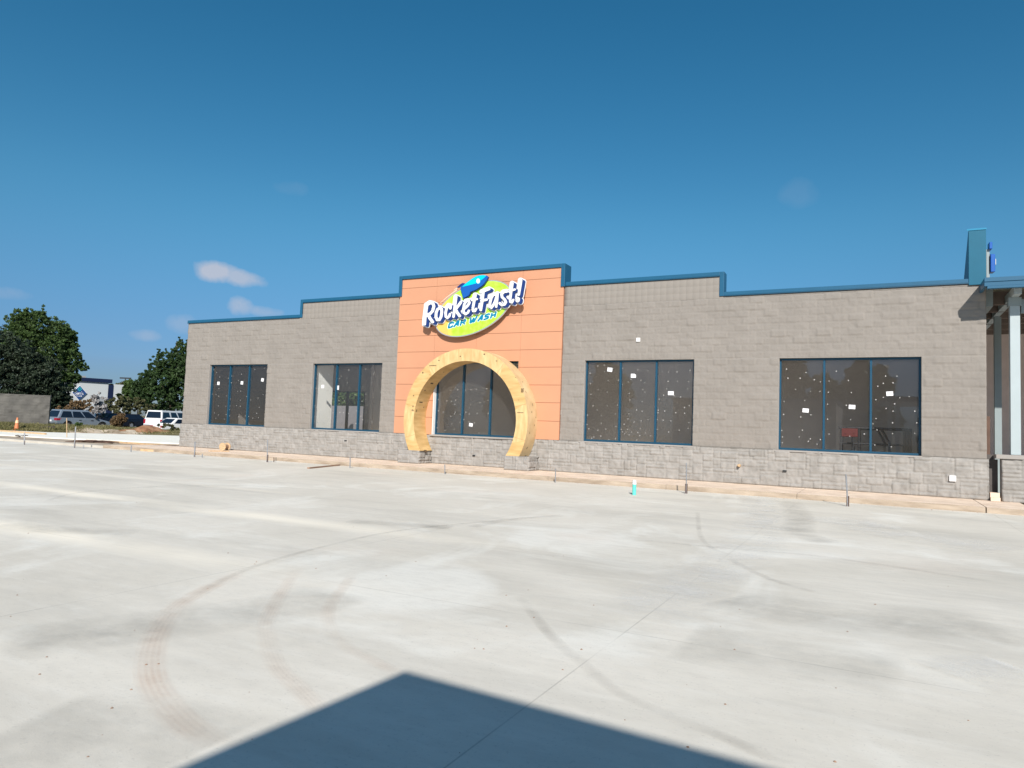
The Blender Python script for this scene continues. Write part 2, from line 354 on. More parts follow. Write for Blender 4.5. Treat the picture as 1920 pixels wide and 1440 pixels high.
M_['glassA'] = glass_mat('window_glass', (.96, .96, .95), 1.80, .038)
M_['glassB'] = glass_mat('window_glass_shaded', (.92, .93, .94), 1.80, .028)  # darker copy: dim room and dark reflections put into the glass colour
M_['tower'] = mat('teal_blue_tower', (.012, .115, .19), .5, var=.03, spec=.25)
M_['leafA'] = leaf_mat('leaf_dark_green', (.027, .055, .020), (.078, .135, .042), .35)
M_['leafB'] = leaf_mat('leaf_mid_green', (.042, .078, .024), (.12, .19, .055), .35)
M_['leafC'] = leaf_mat('leaf_cedar', (.020, .034, .021), (.058, .082, .046))
M_['leafBrown'] = leaf_mat('leaf_autumn_brown', (.12, .085, .045), (.27, .17, .085))
M_['leafOlive'] = leaf_mat('leaf_olive', (.06, .07, .03), (.15, .145, .065))
M_['twig'] = leaf_mat('bare_twigs', (.33, .31, .30), (.52, .50, .49), .1)
M_['grass'] = leaf_mat('dry_grass', (.13, .13, .045), (.33, .29, .14), .3)

def oval_mat():
    m, t, p = newmat('sign_oval_green'); L = t.links; p.inputs['Roughness'].default_value = .35
    g = N(t, 'ShaderNodeTexCoord').outputs['Object']; s = N(t, 'ShaderNodeSeparateXYZ'); L.new(g, s.inputs[0])
    n = N(t, 'ShaderNodeTexNoise'); n.inputs['Scale'].default_value = 6; n.inputs['Detail'].default_value = 4; L.new(g, n.inputs['Vector'])
    mx = N(t, 'ShaderNodeMixRGB'); r = N(t, 'ShaderNodeMapRange'); r.inputs[1].default_value = .35; r.inputs[2].default_value = .7; L.new(n.outputs[0], r.inputs[0]); L.new(r.outputs[0], mx.inputs[0])
    mx.inputs[1].default_value = (.40, .78, .03, 1); mx.inputs[2].default_value = (.50, .84, .10, 1)
    a = N(t, 'ShaderNodeMath', operation='MULTIPLY_ADD'); L.new(s.outputs[2], a.inputs[0]); a.inputs[1].default_value = .15; L.new(s.outputs[0], a.inputs[2])
    r2 = N(t, 'ShaderNodeMapRange'); r2.inputs[1].default_value = -.88; r2.inputs[2].default_value = -1.12; L.new(a.outputs[0], r2.inputs[0])
    m2 = N(t, 'ShaderNodeMixRGB'); L.new(r2.outputs[0], m2.inputs[0]); L.new(mx.outputs[0], m2.inputs[1]); m2.inputs[2].default_value = (.86, .50, .12, 1)
    L.new(m2.outputs[0], p.inputs['Base Color']); return m
M_['oval'] = oval_mat()

# ---------------------------------------------------------------- ground, lot, kerbs
ZP = -0.16
def sheet(name, pts, z, m, kind='structure', thick=0):
    mb = MB()
    if thick: mb.prism(pts, 'z', z-thick, z)
    else: mb.add([(x, y, z) for x, y in pts], [tuple(range(len(pts)))])
    o = mb.build(name, m, recalc=bool(thick)); return tag(o, kind=kind)
sheet('ground', [(-900, -500), (600, -500), (600, 900), (-900, 900)], ZP-.30, M_['earth'])
sheet('asphalt_parking', [(-300, 16.5), (-34, 16.5), (-34, 200), (-300, 200)], ZP-.02, M_['asphalt'], thick=.2)
lot = sheet('parking_lot', [(-75, -60), (60, -60), (60, -2.476), (-75, -2.476)], ZP, M_['lot'], thick=.25)
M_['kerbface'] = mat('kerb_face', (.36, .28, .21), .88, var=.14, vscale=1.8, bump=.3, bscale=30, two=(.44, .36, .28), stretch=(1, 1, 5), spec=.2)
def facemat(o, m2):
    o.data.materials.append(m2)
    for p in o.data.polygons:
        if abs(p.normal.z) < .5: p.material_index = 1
swx = [-17.5, -14.1, -10.6, -7.1, -3.6, -.1, 3.4, 6.9, 10.2, 14.14]; sw = []
for a_, b_ in zip(swx[:-1], swx[1:]): sw.append(sheet('sidewalk', [(a_, -2.473), (b_-.009, -2.473), (b_-.009, .25), (a_, .25)], -0.03, M_['walk'], thick=.3))
sw2 = sheet('sidewalk_extension', [(14.155, -2.473), (15.1, -2.473), (15.1, .25), (14.155, .25)], -0.034, M_['walk'], thick=.3)
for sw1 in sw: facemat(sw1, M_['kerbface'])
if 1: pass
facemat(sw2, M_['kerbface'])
sheet('kerb', [(-75, -2.47), (-17.52, -2.47), (-17.52, -2.1), (-75, -2.1)], -0.06, M_['curbconc'], thick=.3)
sheet('dirt_strip', [(-75, -2.1), (-17.53, -2.1), (-17.0, .3), (-17.0, 14), (-75, 14)], ZP+.01, M_['dirt'], thick=.3)
sheet('new_pavement', [(-75, -.6), (-46, -.2), (-28.4, 1.25), (-20.5, 3.6), (-17.4, 5.0), (-17.4, 22), (-33, 13.2), (-38, 7.0), (-42, 5.9), (-75, 3.0)], -0.10, M_['newconc'], thick=.25)

# verge: a low rough bank of earth between the new pavement and the car park
def slab_edge(px): return float(np.interp(px, [-700, 0, 88, 337, 420], [80, 60.8, 58.0, 57.2, 57.2]))
def verge():
    nx, ny = 150, 44; pxs = np.linspace(-500, 420, nx); V = []; H = []
    for j in range(ny):
        for i, px in enumerate(pxs):
            p = at(px, slab_edge(px)+.05+j*.30); V.append((p.x, p.y)); H.append(j/(ny-1))
    V = np.array(V); H = np.array(H)
    z = ZP-.0+.22*np.sin(np.clip(H*1.0, 0, 1)*math.pi)**.7+.16*(vnoise(V[:, 0], V[:, 1], 2.2, 3)-.5)+.10*(vnoise(V[:, 0], V[:, 1], .7, 4)-.5)
    P = np.c_[V, z]; i = np.arange(nx-1)[None, :]; j = np.arange(ny-1)[:, None]; a = j*nx+i
    F = np.stack([a, a+1, a+nx+1, a+nx], -1).reshape(-1, 4)
    o = mk('grass_verge', P, F, M_['earth'], smooth=True); tag(o, kind='structure'); return P
VP = verge()
def vz(x, y):
    k = np.argmin((VP[:, 0]-x)**2+(VP[:, 1]-y)**2); return VP[k, 2]

# stains: curved tyre marks on the lot (each a thin sheet 4 mm above the slab)
def ribbon(name, pts, width, m, z=ZP+.004, parent=None):
    pts = [Vector((p[0], p[1], 0)) for p in pts]; Q = []
    for i in range(len(pts)-1):                                   # Catmull-Rom
        p0 = pts[max(i-1, 0)]; p1 = pts[i]; p2 = pts[i+1]; p3 = pts[min(i+2, len(pts)-1)]
        for k in range(10):
            t = k/10; Q.append(.5*((2*p1)+(p2-p0)*t+(2*p0-5*p1+4*p2-p3)*t*t+(3*p1-p0-3*p2+p3)*t**3))
    Q.append(pts[-1]); vs = []; us = []
    for i, q in enumerate(Q):
        d = (Q[min(i+1, len(Q)-1)]-Q[max(i-1, 0)]).normalized(); n = Vector((-d.y, d.x, 0))*width/2
        vs += [(q.x-n.x, q.y-n.y, z), (q.x+n.x, q.y+n.y, z)]; us.append(i/(len(Q)-1))
    fs = [(2*i, 2*i+2, 2*i+3, 2*i+1) for i in range(len(Q)-1)]
    o = mk(name, vs, fs, m, parent, world=True); uv = o.data.uv_layers.new(name='UVMap')
    for poly in o.data.polygons:
        for li in poly.loop_indices:
            vi = o.data.loops[li].vertex_index; uv.data[li].uv = (us[vi//2], vi % 2)
    return o
tyreR = stain_mat('tyre_mark_reddish', (.66, .44, .32), .34, 4, .18)
tyreF = stain_mat('tyre_mark_faint', (.68, .48, .36), .25, 4, .15)
tyreG = stain_mat('tyre_mark_grey', (.40, .37, .33), .26, 3)
smear = stain_mat('grey_smear', (.38, .37, .34), .4, 2.2)
pale = stain_mat('pale_smear', (.80, .79, .76), .6, 2.0)
def up_(pts): return [onZ(x, y, ZP) for x, y in pts]
k = 0
for w, m, pts in (
    (.20, tyreR, [(465,1067),(350,1125),(300,1180),(282,1240),(292,1290),(340,1350),(410,1400)]),
    (.10, tyreG, [(1060,965),(925,977),(750,995),(600,1027),(465,1067),(350,1125)]),
    (.15, tyreF, [(560,1065),(535,1100),(505,1155),(500,1190),(520,1250),(560,1290),(615,1345)]),
    (.13, tyreF, [(665,1075),(645,1100),(617,1140),(620,1180),(645,1210),(700,1240),(745,1262)]),
    (.12, tyreG, [(975,1120),(1035,1195),(1095,1247),(1160,1300),(1260,1345),(1360,1385),(1480,1440)]),
    (.10, tyreG, [(1308,960),(1312,1000),(1330,1025),(1365,1040)]),
    (.16, tyreG, [(1220,1015),(1340,1027),(1500,1040),(1640,1058),(1900,1098)]),
    (.12, tyreG, [(1370,1050),(1440,1085),(1530,1112)]),
    (.10, tyreG, [(80,943),(150,924),(300,913),(450,911),(640,922)]),
    (.9, smear, [(0,1210),(250,1180),(520,1140),(640,1110)]),
    (1.2, smear, [(0,1375),(120,1390),(260,1420),(330,1440)]),
    (1.3, smear, [(1370,1120),(1520,1150),(1900,1180)]),
    (1.1, smear, [(1280,1200),(1450,1230),(1700,1275)]),
    (.6, smear, [(1480,940),(1500,970),(1500,1000),(1560,1020)]),
    (1.6, pale, [(1560,970),(1680,1000),(1900,1035)]),
    (1.0, pale, [(1420,930),(1430,980),(1390,1040),(1270,1110),(1210,1170)]),
    (.7, pale, [(1780,1270),(1850,1262),(1920,1258)]),
    (.5, smear, [(650,978),(760,985),(850,990)]),
    (.25, tyreG, [(880,990),(960,975),(1060,968)]),
    (.6, smear, [(0,985),(100,995),(260,1000)])):
    ribbon('tyre_mark' if m in (tyreR, tyreG, tyreF) else 'stain', up_(pts), w, m, z=ZP+.004+.0006*k, parent=lot); k += 1

def pebbles():
    rs = np.random.RandomState(9); mb = MB()
    for i in range(190):
        if i < 70: p = onZ(rs.uniform(0, 1920), rs.uniform(880, 1430), ZP)
        else: p = Vector((rs.uniform(-17, 14), -2.49-abs(rs.normal(0, .12)), ZP))
        if p.y > -2.5: continue
        r = rs.uniform(.004, .014)*(.8 if i < 70 else 1.2); k_ = 5
        vs = [(p.x+r*rs.uniform(.6, 1.2)*math.cos(6.283*q/k_), p.y+r*rs.uniform(.6, 1.2)*math.sin(6.283*q/k_), ZP+.001) for q in range(k_)]+[(p.x+r*.2, p.y, ZP+r*.8)]
        mb.add(vs, [(q, (q+1) % k_, k_) for q in range(k_)]+[tuple(range(k_))[::-1]])
    tag(mb.build('loose_grit', M_['oldwood']), 'loose grit and crumbs scattered over the concrete lot', 'grit', kind='stuff')
pebbles()

# ---------------------------------------------------------------- the car wash building
BL, BR = -15.78, 14.44
OX0, OX1 = -4.04, 2.66
ZB, ZL, ZS, ZLOW, ZMID, ZHI = -0.03, 1.0, 5.465, 5.53, 6.14, 6.765
WIN = {'1': (-14.22, -10.73), '2': (-8.24, -4.76), '3': (3.46, 7.01), '4': (9.44, 13.0), '5': (-2.35, 1.07)}
WZ0, WZ1 = 1.01, 3.6362
S1, S3 = -9.05, 7.73
bld = empty('car_wash_building', (0, 0, 0), 0, 'grey split-face block car wash with stepped blue-capped parapet and orange centre panel', 'building')

def relief(panels, dfun, y0, xlines, zlines, name, m, parent, origin_axis='y', flip=1, edge=.012, flush=None):
    V = []; F = []; base = 0
    for (x0, x1, z0, z1) in panels:
        xs = np.unique(np.round(np.concatenate([[x0, x1], xlines[(xlines > x0+.004) & (xlines < x1-.004)]]), 5))
        zs = np.unique(np.round(np.concatenate([[z0, z1], zlines[(zlines > z0+.004) & (zlines < z1-.004)]]), 5))
        xs = np.concatenate([[xs[0]], xs, [xs[-1]]]); zs = np.concatenate([[zs[0]], zs, [zs[-1]]])
        X, Z = np.meshgrid(xs, zs); D = dfun(X, Z)
        if flush is None or abs(z0-flush) > .002: D[0, :] = -edge
        if flush is None or abs(z1-flush) > .002: D[-1, :] = -edge
        D[:, 0] = -edge; D[:, -1] = -edge
        if origin_axis == 'y': P = np.stack([X, y0-D, Z], -1)
        else: P = np.stack([y0+flip*D, X, Z], -1)
        nx, nz = len(xs), len(zs); V.append(P.reshape(-1, 3))
        i = np.arange(nx-1)[None, :]; j = np.arange(nz-1)[:, None]; a = base+j*nx+i
        F.append(np.stack([a, a+1, a+nx+1, a+nx], -1).reshape(-1, 4)); base += nx*nz
    return mk(name, np.concatenate(V), np.concatenate(F), m, parent, world=True)

BH = .2032; BW = .4064
TB = RNG.rand(400, 400, 4)
def d_block(X, Z):
    r = np.floor((ZS-Z)/BH+1e-6).astype(int); off = np.where(r % 2 == 0, 0, BW/2)
    u = (X-BL+off)/BW; c = np.floor(u+1e-6).astype(int); fx = (u-c)*BW; fz = (ZS-Z)-r*BH
    e = np.minimum(np.minimum(fx, BW-fx), np.minimum(fz, BH-fz))
    q = TB[r % 400, c % 400]
    edge = np.clip(e/.010, 0, 1)
    n = (vnoise(X, Z, .085, 11)-.5)*.010+(vnoise(X, Z, .035, 12)-.5)*.010
    tilt = (q[..., 1]-.5)*(fx/BW-.5)*.012+(q[..., 2]-.5)*(fz/BH-.5)*.016
    return np.clip(.010+q[..., 0]**3*.020+(q[..., 3] > .82)*.007+(n+tilt)*(.35+.65*edge)-.010*(1-edge), .0005, .05)
def lines(a, b, step): return np.arange(a, b, step)
xl = np.concatenate([lines(BL, BR, BW/14)]); zl = ZS-np.arange(0, 4.6, BH/7)
wall_panels = []
for (a, b, w) in ((BL, OX0, ('1', '2')), (OX1, BR, ('3', '4'))):
    wall_panels.append((a, b, WZ1, ZS)); p = a
    for k_ in w:
        wall_panels.append((p, WIN[k_][0], ZL, WZ1)); p = WIN[k_][1]
    wall_panels.append((p, b, ZL, WZ1))
for sd_ in (0, 1): relief([p_ for p_ in wall_panels if (p_[0] > 0) == bool(sd_)], d_block, 0.0, xl, zl, 'block_wall', M_['block'], bld, flush=WZ1)
# smooth scored band under the coping
def d_score(X, Z):
    gx = np.abs(((X-S3)/BH+.5) % 1-.5)*BH; gz = np.abs(((Z-ZS)/BH+.5) % 1-.5)*BH
    return np.where((gx < .0035) | (gz < .0035), .0080, .010)
def groove_lines(a, b, o, st):
    k0 = math.floor((a-o)/st)-1; k1 = math.ceil((b-o)/st)+1; c = o+np.arange(k0, k1+1)*st
    return np.sort(np.concatenate([c, c-.0045, c+.0045]))
for pp_ in ([(BL, S1+.07, ZS, ZLOW), (S1+.07, OX0, ZS, ZMID)], [(OX1, S3, ZS, ZMID), (S3, BR, ZS, ZLOW)]):
    relief(pp_, d_score, 0.0, groove_lines(BL, BR, S3, BH), groove_lines(ZS, ZMID, ZS, BH), 'scored_band', M_['block_smooth'], bld)
# solid wall behind the relief, with real openings
mb = MB(); Y0, Y1 = .008, .22
def solid(x0, x1, z0, z1): mb.box(x0, x1, Y0, Y1, z0, z1)
p = BL
for k_ in ('1', '2', '5', '3', '4'):
    solid(p, WIN[k_][0], ZL, WZ1); p = WIN[k_][1]
solid(p, BR, ZL, WZ1); solid(BL, BR, ZB, ZL-.004)
solid(BL, S1+.06, WZ1+.0, ZLOW); solid(S1+.06, OX0, WZ1, ZMID); solid(OX0, OX1, WZ1, ZHI); solid(OX1, S3, WZ1, ZMID); solid(S3, BR, WZ1, ZLOW)
mb.box(BL, BL+.22, Y1, 9.2, ZB, 5.3); mb.box(BR-.22, BR, Y1, 9.2, ZB, 5.3)
mb.build('wall', M_['block_smooth'], bld)
# interior
mb = MB(); mb.box(BL+.22, -15.3, 9.0, 9.2, ZB, 4.3); mb.box(-12.8, -9.2, 9.0, 9.2, ZB, 4.3); mb.box(-9.05, BR-.22, 5.0, 5.2, ZB, 4.3); mb.box(-15.3, -12.8, 9.0, 9.2, 3.03, 4.3); mb.box(-15.3, -12.8, 9.0, 9.2, ZB, .85)
mb.box(-9.2, -9.05, 4.9, 9.2, ZB, 4.3)
mb.build('interior_wall', M_['inwall'], bld)
mb = MB()
mb.box(-14.14, -13.98, 9.03, 9.1, .95, 2.98); mb.box(-15.3, -12.8, 9.02, 9.12, .85, .95); mb.box(-12.9, -12.8, 9.02, 9.12, .95, 2.98); mb.box(-15.3, -12.8, 9.02, 9.12, 2.98, 3.03)
mb.build('rear_window_frame', M_['dark'], bld)
MB().box(-8.52, -8.30, .23, 1.30, ZB+.06, 4.0).build('partition_wall', M_['drywall'], bld)
MB().box(BL+.23, BR-.23, .221, 8.999, ZB-.04, ZB+.05).build('interior_floor', M_['infloor'], bld)
MB().box(BL+.22, BR-.22, .221, 9.19, 4.31, 4.5).build('roof_slab', M_['inwall'], bld)

# ashlar base: squared stones of mixed sizes
def ashlar(W, H, seed, mod=.1016):
    rs = np.random.RandomState(seed); nx = int(math.ceil(W/mod)); nz = int(math.ceil(H/mod)); ids = -np.ones((nz, nx), int); rects = []
    for j in range(nz):
        for i in range(nx):
            if ids[j, i] >= 0: continue
            w = rs.choice([2, 3, 4, 5, 6], p=[.14, .25, .28, .2, .13]); h = rs.choice([1, 2, 3], p=[.42, .43, .15])
            w = min(w, nx-i); h = min(h, nz-j)
            ww = 0
            while ww < w and ids[j, i+ww] < 0: ww += 1
            w = ww; ids[j:j+h, i:i+w] = len(rects)
            rects.append((i*mod, (i+w)*mod, j*mod, (j+h)*mod))
    return ids, np.array(rects), rs.rand(len(rects), 4)
def d_ashlar(x0, z0, data, mod=.1016, amp=1.0):
    ids, rects, q = data
    def f(X, Z):
        i = np.clip(((X-x0)/mod+1e-4).astype(int), 0, ids.shape[1]-1); j = np.clip(((Z-z0)/mod+1e-4).astype(int), 0, ids.shape[0]-1)
        k = ids[j, i]; r = rects[k]; e = np.minimum(np.minimum(X-x0-r[..., 0], r[..., 1]-(X-x0)), np.minimum(Z-z0-r[..., 2], r[..., 3]-(Z-z0)))
        n = (vnoise(X, Z, .09, 21)-.5)*.020+(vnoise(X, Z, .035, 22)-.5)*.009
        t = (q[k][..., 1]-.5)*(Z-z0-r[..., 2])*.16
        return np.clip(np.clip(e/.013, 0, 1)*(.014+q[k][..., 0]*.028*amp+n*1.35+t*1.3), 0, .07)
    return f
A = ashlar(BR+.04-BL+.05, ZL-ZB, 5)
xg = lines(BL-.05, BR+.1, .1016/4); zg = lines(ZB, ZL+.05, .1016/4)
relief([(BL-.05, BR+.04, ZB, ZL)], d_ashlar(BL-.05, ZB, A), -.035, xg, zg, 'stone_base', M_['stone'], bld)
MB().box(BL-.05, BR+.04, -.024, .007, ZB, ZL).build('stone_base_core', M_['stone'], bld)

# coping
def coping(mb, x0, x1, z0, z1, m=0): mb.box(x0, x1, -.045, .36, z0, z1, m)
mb = MB()
coping(mb, BL-.03, S1-.0, ZLOW, ZLOW+.125); coping(mb, S1, S1+.125, ZLOW, ZMID+.13); coping(mb, S1+.125, OX0-.001, ZMID, ZMID+.13)
mb.box(S1, S1+.125, -.048, .363, ZLOW+.125, ZMID)
mb2 = mb
mb2.box(OX0-.03, OX0+.10, -.125, .42, ZMID-.02, ZHI+.125); mb2.box(OX0+.10, OX1-.10, -.125, .42, ZHI, ZHI+.125); mb2.box(OX1-.10, OX1+.04, -.125, .42, ZMID-.03, ZHI+.125)
coping(mb2, OX1+.04, S3, ZMID, ZMID+.13); coping(mb2, S3, S3+.13, ZLOW-.003, ZMID+.13); coping(mb2, S3+.13, 14.40, ZLOW, ZLOW+.12)
mb2.build('coping', M_['blue'], bld, bevel=.008)
# drip edge line
for a, b, z in ((BL-.03, S1, ZLOW), (S1+.125, OX0-.04, ZMID), (OX1+.05, S3-.002, ZMID), (S3+.135, 14.38, ZLOW)):
    MB().box(a, b, -.052, -.046, z-.012, z+.022).build('drip_edge', M_['blueframe'], bld)

# orange panel field with open joints
PY = -.075
rows = [1.0, 1.62, 2.23, 2.82, 3.42, 4.015, 4.61, 5.213, 5.81, 6.42, ZHI-.001]
cols = [OX0+.005, -2.385, -.63, 1.12, OX1-.005]
mb = MB(); j = .006; wx0, wx1 = WIN['5']
mb.box(OX0+.006, wx0, -.04, .007, 1.0, ZHI-.003, 1); mb.box(wx1, OX1-.006, -.04, .007, 1.0, ZHI-.003, 1); mb.box(wx0, wx1, -.04, .007, WZ1, ZHI-.003, 1)
for r in range(len(rows)-1):
    z0, z1 = rows[r]+j, rows[r+1]-j
    for c in range(4):
        x0, x1 = cols[c]+j*.55, cols[c+1]-j*.55
        segs = [(x0, x1, z0, z1)]
        if z0 < WZ1:
            segs = []
            top = z1 > WZ1
            if x0 < wx0: segs.append((x0, min(x1, wx0), z0, z1))
            if x1 > wx1: segs.append((max(x0, wx1), x1, z0, z1))
            if top:
                a, b = max(x0, wx0), min(x1, wx1)
                if b > a: segs.append((a, b, WZ1, z1))
        for s_ in segs:
            if s_[1]-s_[0] > .01: mb.box(s_[0], s_[1], PY, -.041, s_[2], s_[3], 0)
mb.build('orange_cladding', [M_['orange'], M_['joint']], bld)

# windows ----------------------------------------------------------------
DOTS = {'3': [(390,295),(467,285),(470,362),(296,382),(302,507),(512,470),(636,467),(396,580),(503,609),(307,636),(332,774),(504,774),(383,825),(625,765),(602,870),(267,885),(433,890),(431,983),(251,997),(281,1050),(390,1068),(486,1054),(606,1022),(342,1148),(317,1162),(425,1137),(523,1178),(602,1170),
 (682,322),(870,342),(992,352),(787,455),(906,467),(953,493),(755,486),(686,518),(930,580),(955,610),(767,625),(775,703),(922,723),(854,823),(921,838),(763,870),(752,931),(910,954),(825,968),(992,940),(706,996),(746,1057),(670,1057),(687,1086),(727,1090),(793,1090),(712,1109),(765,1123),(870,1095),(901,1046),(960,1100),(893,1131),(857,1184),(1026,1135),
 (1166,362),(1239,370),(1341,367),(1497,348),(1233,480),(1345,480),(1481,483),(1217,569),(1467,570),(1179,647),(1305,652),(1383,667),(1126,694),(1487,773),(1431,795),(1115,826),(1112,857),(1192,836),(1325,856),(1432,862),(1100,940),(1174,946),(1267,954),(1483,975),(1473,1045),(1366,1066),(1100,1056),(1241,1088)],
 '4': [(292,277),(487,312),(306,368),(428,368),(570,383),(631,405),(383,480),(533,501),(627,500),(474,591),(269,601),(263,730),(434,756),(536,735),(244,891),(450,888),(418,956),(252,956),(530,975),(510,999),(631,983),(249,1014),(597,1028),(790,298),(717,397),(911,391),(710,509),(940,512),(702,629),(890,639),(703,778),(933,782),(717,927),(924,949),(1070,926),
 (1282,347),(1396,348),(1260,420),(1357,415),(1205,449),(1260,560),(1186,583),(1425,564),(1519,551),(1374,625),(1288,671),(1357,698),(1575,698),(1187,772),(1352,815),(1595,815),(1157,825),(1197,886),(1352,922),(1574,920),(1175,1036),(1340,1055)]}
zo = {'3': lambda p: (1060+p[0]*.15625, 640+p[1]*.15625), '4': lambda p: (1420+p[0]*.1875, 640+p[1]*.1875),
      '2': lambda p: (570+p[0]*.104167, 670+p[1]*.104167), '1': lambda p: (370+p[0]*.097213, 670+p[1]*.097213), '5': lambda p: (720+p[0]*.1875, 630+p[1]*.1875)}
DOTS['2'] = [(806,229),(671,342),(639,379),(773,374),(779,458),(708,523),(819,546),(444,306),(324,313),(1107,211),(1269,277),(1248,301),(1322,343),(1215,363),(1325,450),(1210,451),(1314,517),(1061,529),(1371,625),(1241,657),(1116,665),(1244,717),(1120,757),(1044,790),(1137,862),(1275,892),(945,962),(1117,993),(1025,1060),(1057,1122),(1143,1148),(1221,1159),(935,1190),(647,991),(709,995),(802,1010),(730,785),(629,780),(498,790),(522,1000),(463,1080),(462,1163),(218,380),(205,340),(211,560),(195,872),(230,900),(272,950),(195,1068),(195,1156),(420,615),(245,305)]
DOTS['1'] = [(305,240),(370,292),(432,380),(285,412),(283,487),(357,527),(415,605),(275,710),(360,720),(411,750),(263,769),(258,862),(250,943),(404,935),(330,1073),(250,1050),(407,1110),(242,1114),(356,1178),(519,1191),(555,1103),(550,945),(567,745),(850,324),(660,360),(597,402),(794,448),(652,490),(779,655),(837,651),(638,802),(832,827),(622,937),(756,932),(828,943),(624,1006),(623,1130),(799,1147),(950,754),(1292,210),(1110,235),(1268,718),(1171,786),(1032,822),(1193,965),(1146,1078),(1070,1172),(1181,1163),(989,1140),(922,1130)]
DOTS['5'] = [(716,517),(668,543),(737,536),(815,541),(870,537),(923,532),(1028,527),(543,637),(629,649),(674,653),(717,641),(709,682),(868,687),(960,667),(1040,643),(854,717),(543,747),(591,761),(712,761),(705,780),(762,782),(819,761),(852,781),(932,772),(1042,773),(668,804),(797,835),(758,866),(850,859),(906,868),(1027,853),(679,878),(635,905),(530,864),(610,944),(704,934),(864,968),(949,969),(993,969),(527,918)]
STK = {'3': [(534,340,.17,.13,-.1), (817,413,.17,.13,0), (1266,622,.18,.12,0)], '4': [(483,691,.165,.115,-.06), (947,656,.165,.115,-.05), (1324,523,.165,.12,.06)],
       '2': [(337,525,.15,.13,0), (612,547,.10,.17,0)], '1': [(407,501,.15,.14,-.03), (860,492,.15,.14,-.1), (1256,435,.15,.14,-.15)], '5': [(869,888,.15,.12,-.1)]}
for k_, (x0, x1) in WIN.items():
    yf0, yf1 = (.10, .21); fwid = .055; yg = .165
    mb = MB()
    mb.box(x0, x0+fwid, yf0, yf1, WZ0, WZ1); mb.box(x1-fwid, x1, yf0, yf1, WZ0, WZ1)
    mb.box(x0+fwid, x1-fwid, yf0, yf1, WZ0, WZ0+.06); mb.box(x0+fwid, x1-fwid, yf0, yf1, WZ1-.055, WZ1)
    mxs = [x0+(x1-x0)*t for t in (.335, .665)]
    for mx_ in mxs: mb.box(mx_-.028, mx_+.028, yf0-.002, yf1+.002, WZ0+.06, WZ1-.055)
    fr = mb.build('window', M_['blueframe'], bld, bevel=.004)
    edges_ = [x0+fwid]+[v for mx_ in mxs for v in (mx_-.028, mx_+.028)]+[x1-fwid]
    gm = M_['glassB'] if k_ in '14' else M_['glassA']
    allp = [onY(*zo[k_](d), .16) for d in DOTS[k_]]
    for q in range(3):
        a, b = edges_[2*q], edges_[2*q+1]
        pm = MB(); pm.box(a, b, yg, yg+.006, WZ0+.06, WZ1-.055, 2); pm.m[2] = 0
        for d in allp:
            if a-.03 < d.x < b+.03 and WZ0+.07 < d.z < WZ1-.06:
                cx = min(max(d.x, a+.025), b-.025); n = 8; rr = random.uniform(.012, .017)
                pm.prism([(cx+rr*math.cos(2*math.pi*i/n), d.z+rr*math.sin(2*math.pi*i/n)) for i in range(n)], 'y', yg-.006, yg-.001, 1)
        pm.build('pane', [gm, M_['dab'], M_['clear']], fr)
    for (sx, sz, w, h, r) in STK[k_]:
        c0 = onY(*zo[k_]((sx, sz)), .158); ca, sa = math.cos(r), math.sin(r)
        pts = [(c0.x+ca*u*w/2-sa*v_*h/2, c0.z+sa*u*w/2+ca*v_*h/2) for u, v_ in ((-1, -1), (1, -1), (1, 1), (-1, 1))]
        if k_ == '3' and sx == 817: pts = pts[:2]+[(pts[2][0], pts[2][1]-.04), (pts[2][0]-.05, pts[2][1])]+pts[3:]
        MB().prism(pts, 'y', .1565, .1585).build('sticker', M_['signwhite'], fr)
    # pale left-jamb strip (white at the centre window) and sill
    if k_ == '5':
        rv = MB().box(x0+.002, x0+.022, PY+.01, .099, WZ0, WZ1-.002); rv.build('pale_lit_reveal', M_['white'], fr)
        MB().box(x0-.06, x1+.06, -.115, .099, .955, WZ0-.001).build('sill', M_['sill'], fr)
    else:
        MB().box(x0-.12, x1+.02, -.075, .099, .962, WZ0-.001).build('sill', M_['sill'], fr, bevel=.006)
        MB().box(x0+.001, x0+.012, -.012, .099, WZ0, WZ1-.002).build('pale_lit_reveal', M_['sill'], fr)  # sunlight on the left jamb put into a paler strip
# small wall fittings
MB().box(5.19, 5.31, -.05, .0, 4.21, 4.33).box(5.22, 5.28, -.06, -.05, 4.24, 4.30).build('vent_cap', M_['white'], bld)
mb = MB().box(13.62, 13.77, -.115, -.03, .395, .545).box(13.655, 13.735, -.13, -.115, .42, .51); mb.build('outlet_cover', M_['signwhite'], bld, bevel=.008)
mb = MB().tube([(8.40, -.03, .5), (8.40, -.16, .5)], .045, 10).tube([(8.40, -.17, .5), (8.40, -.19, .5)], .03, 8); mb.build('hose_bib', M_['lumber'], bld)
for (hx, hz) in ((9.64, .42), (-.55, .34), (-6.3, .62)):
    MB().box(hx-.05, hx+.05, -.088, -.06, hz-.025, hz+.02).build('scupper', M_['dark'], bld)

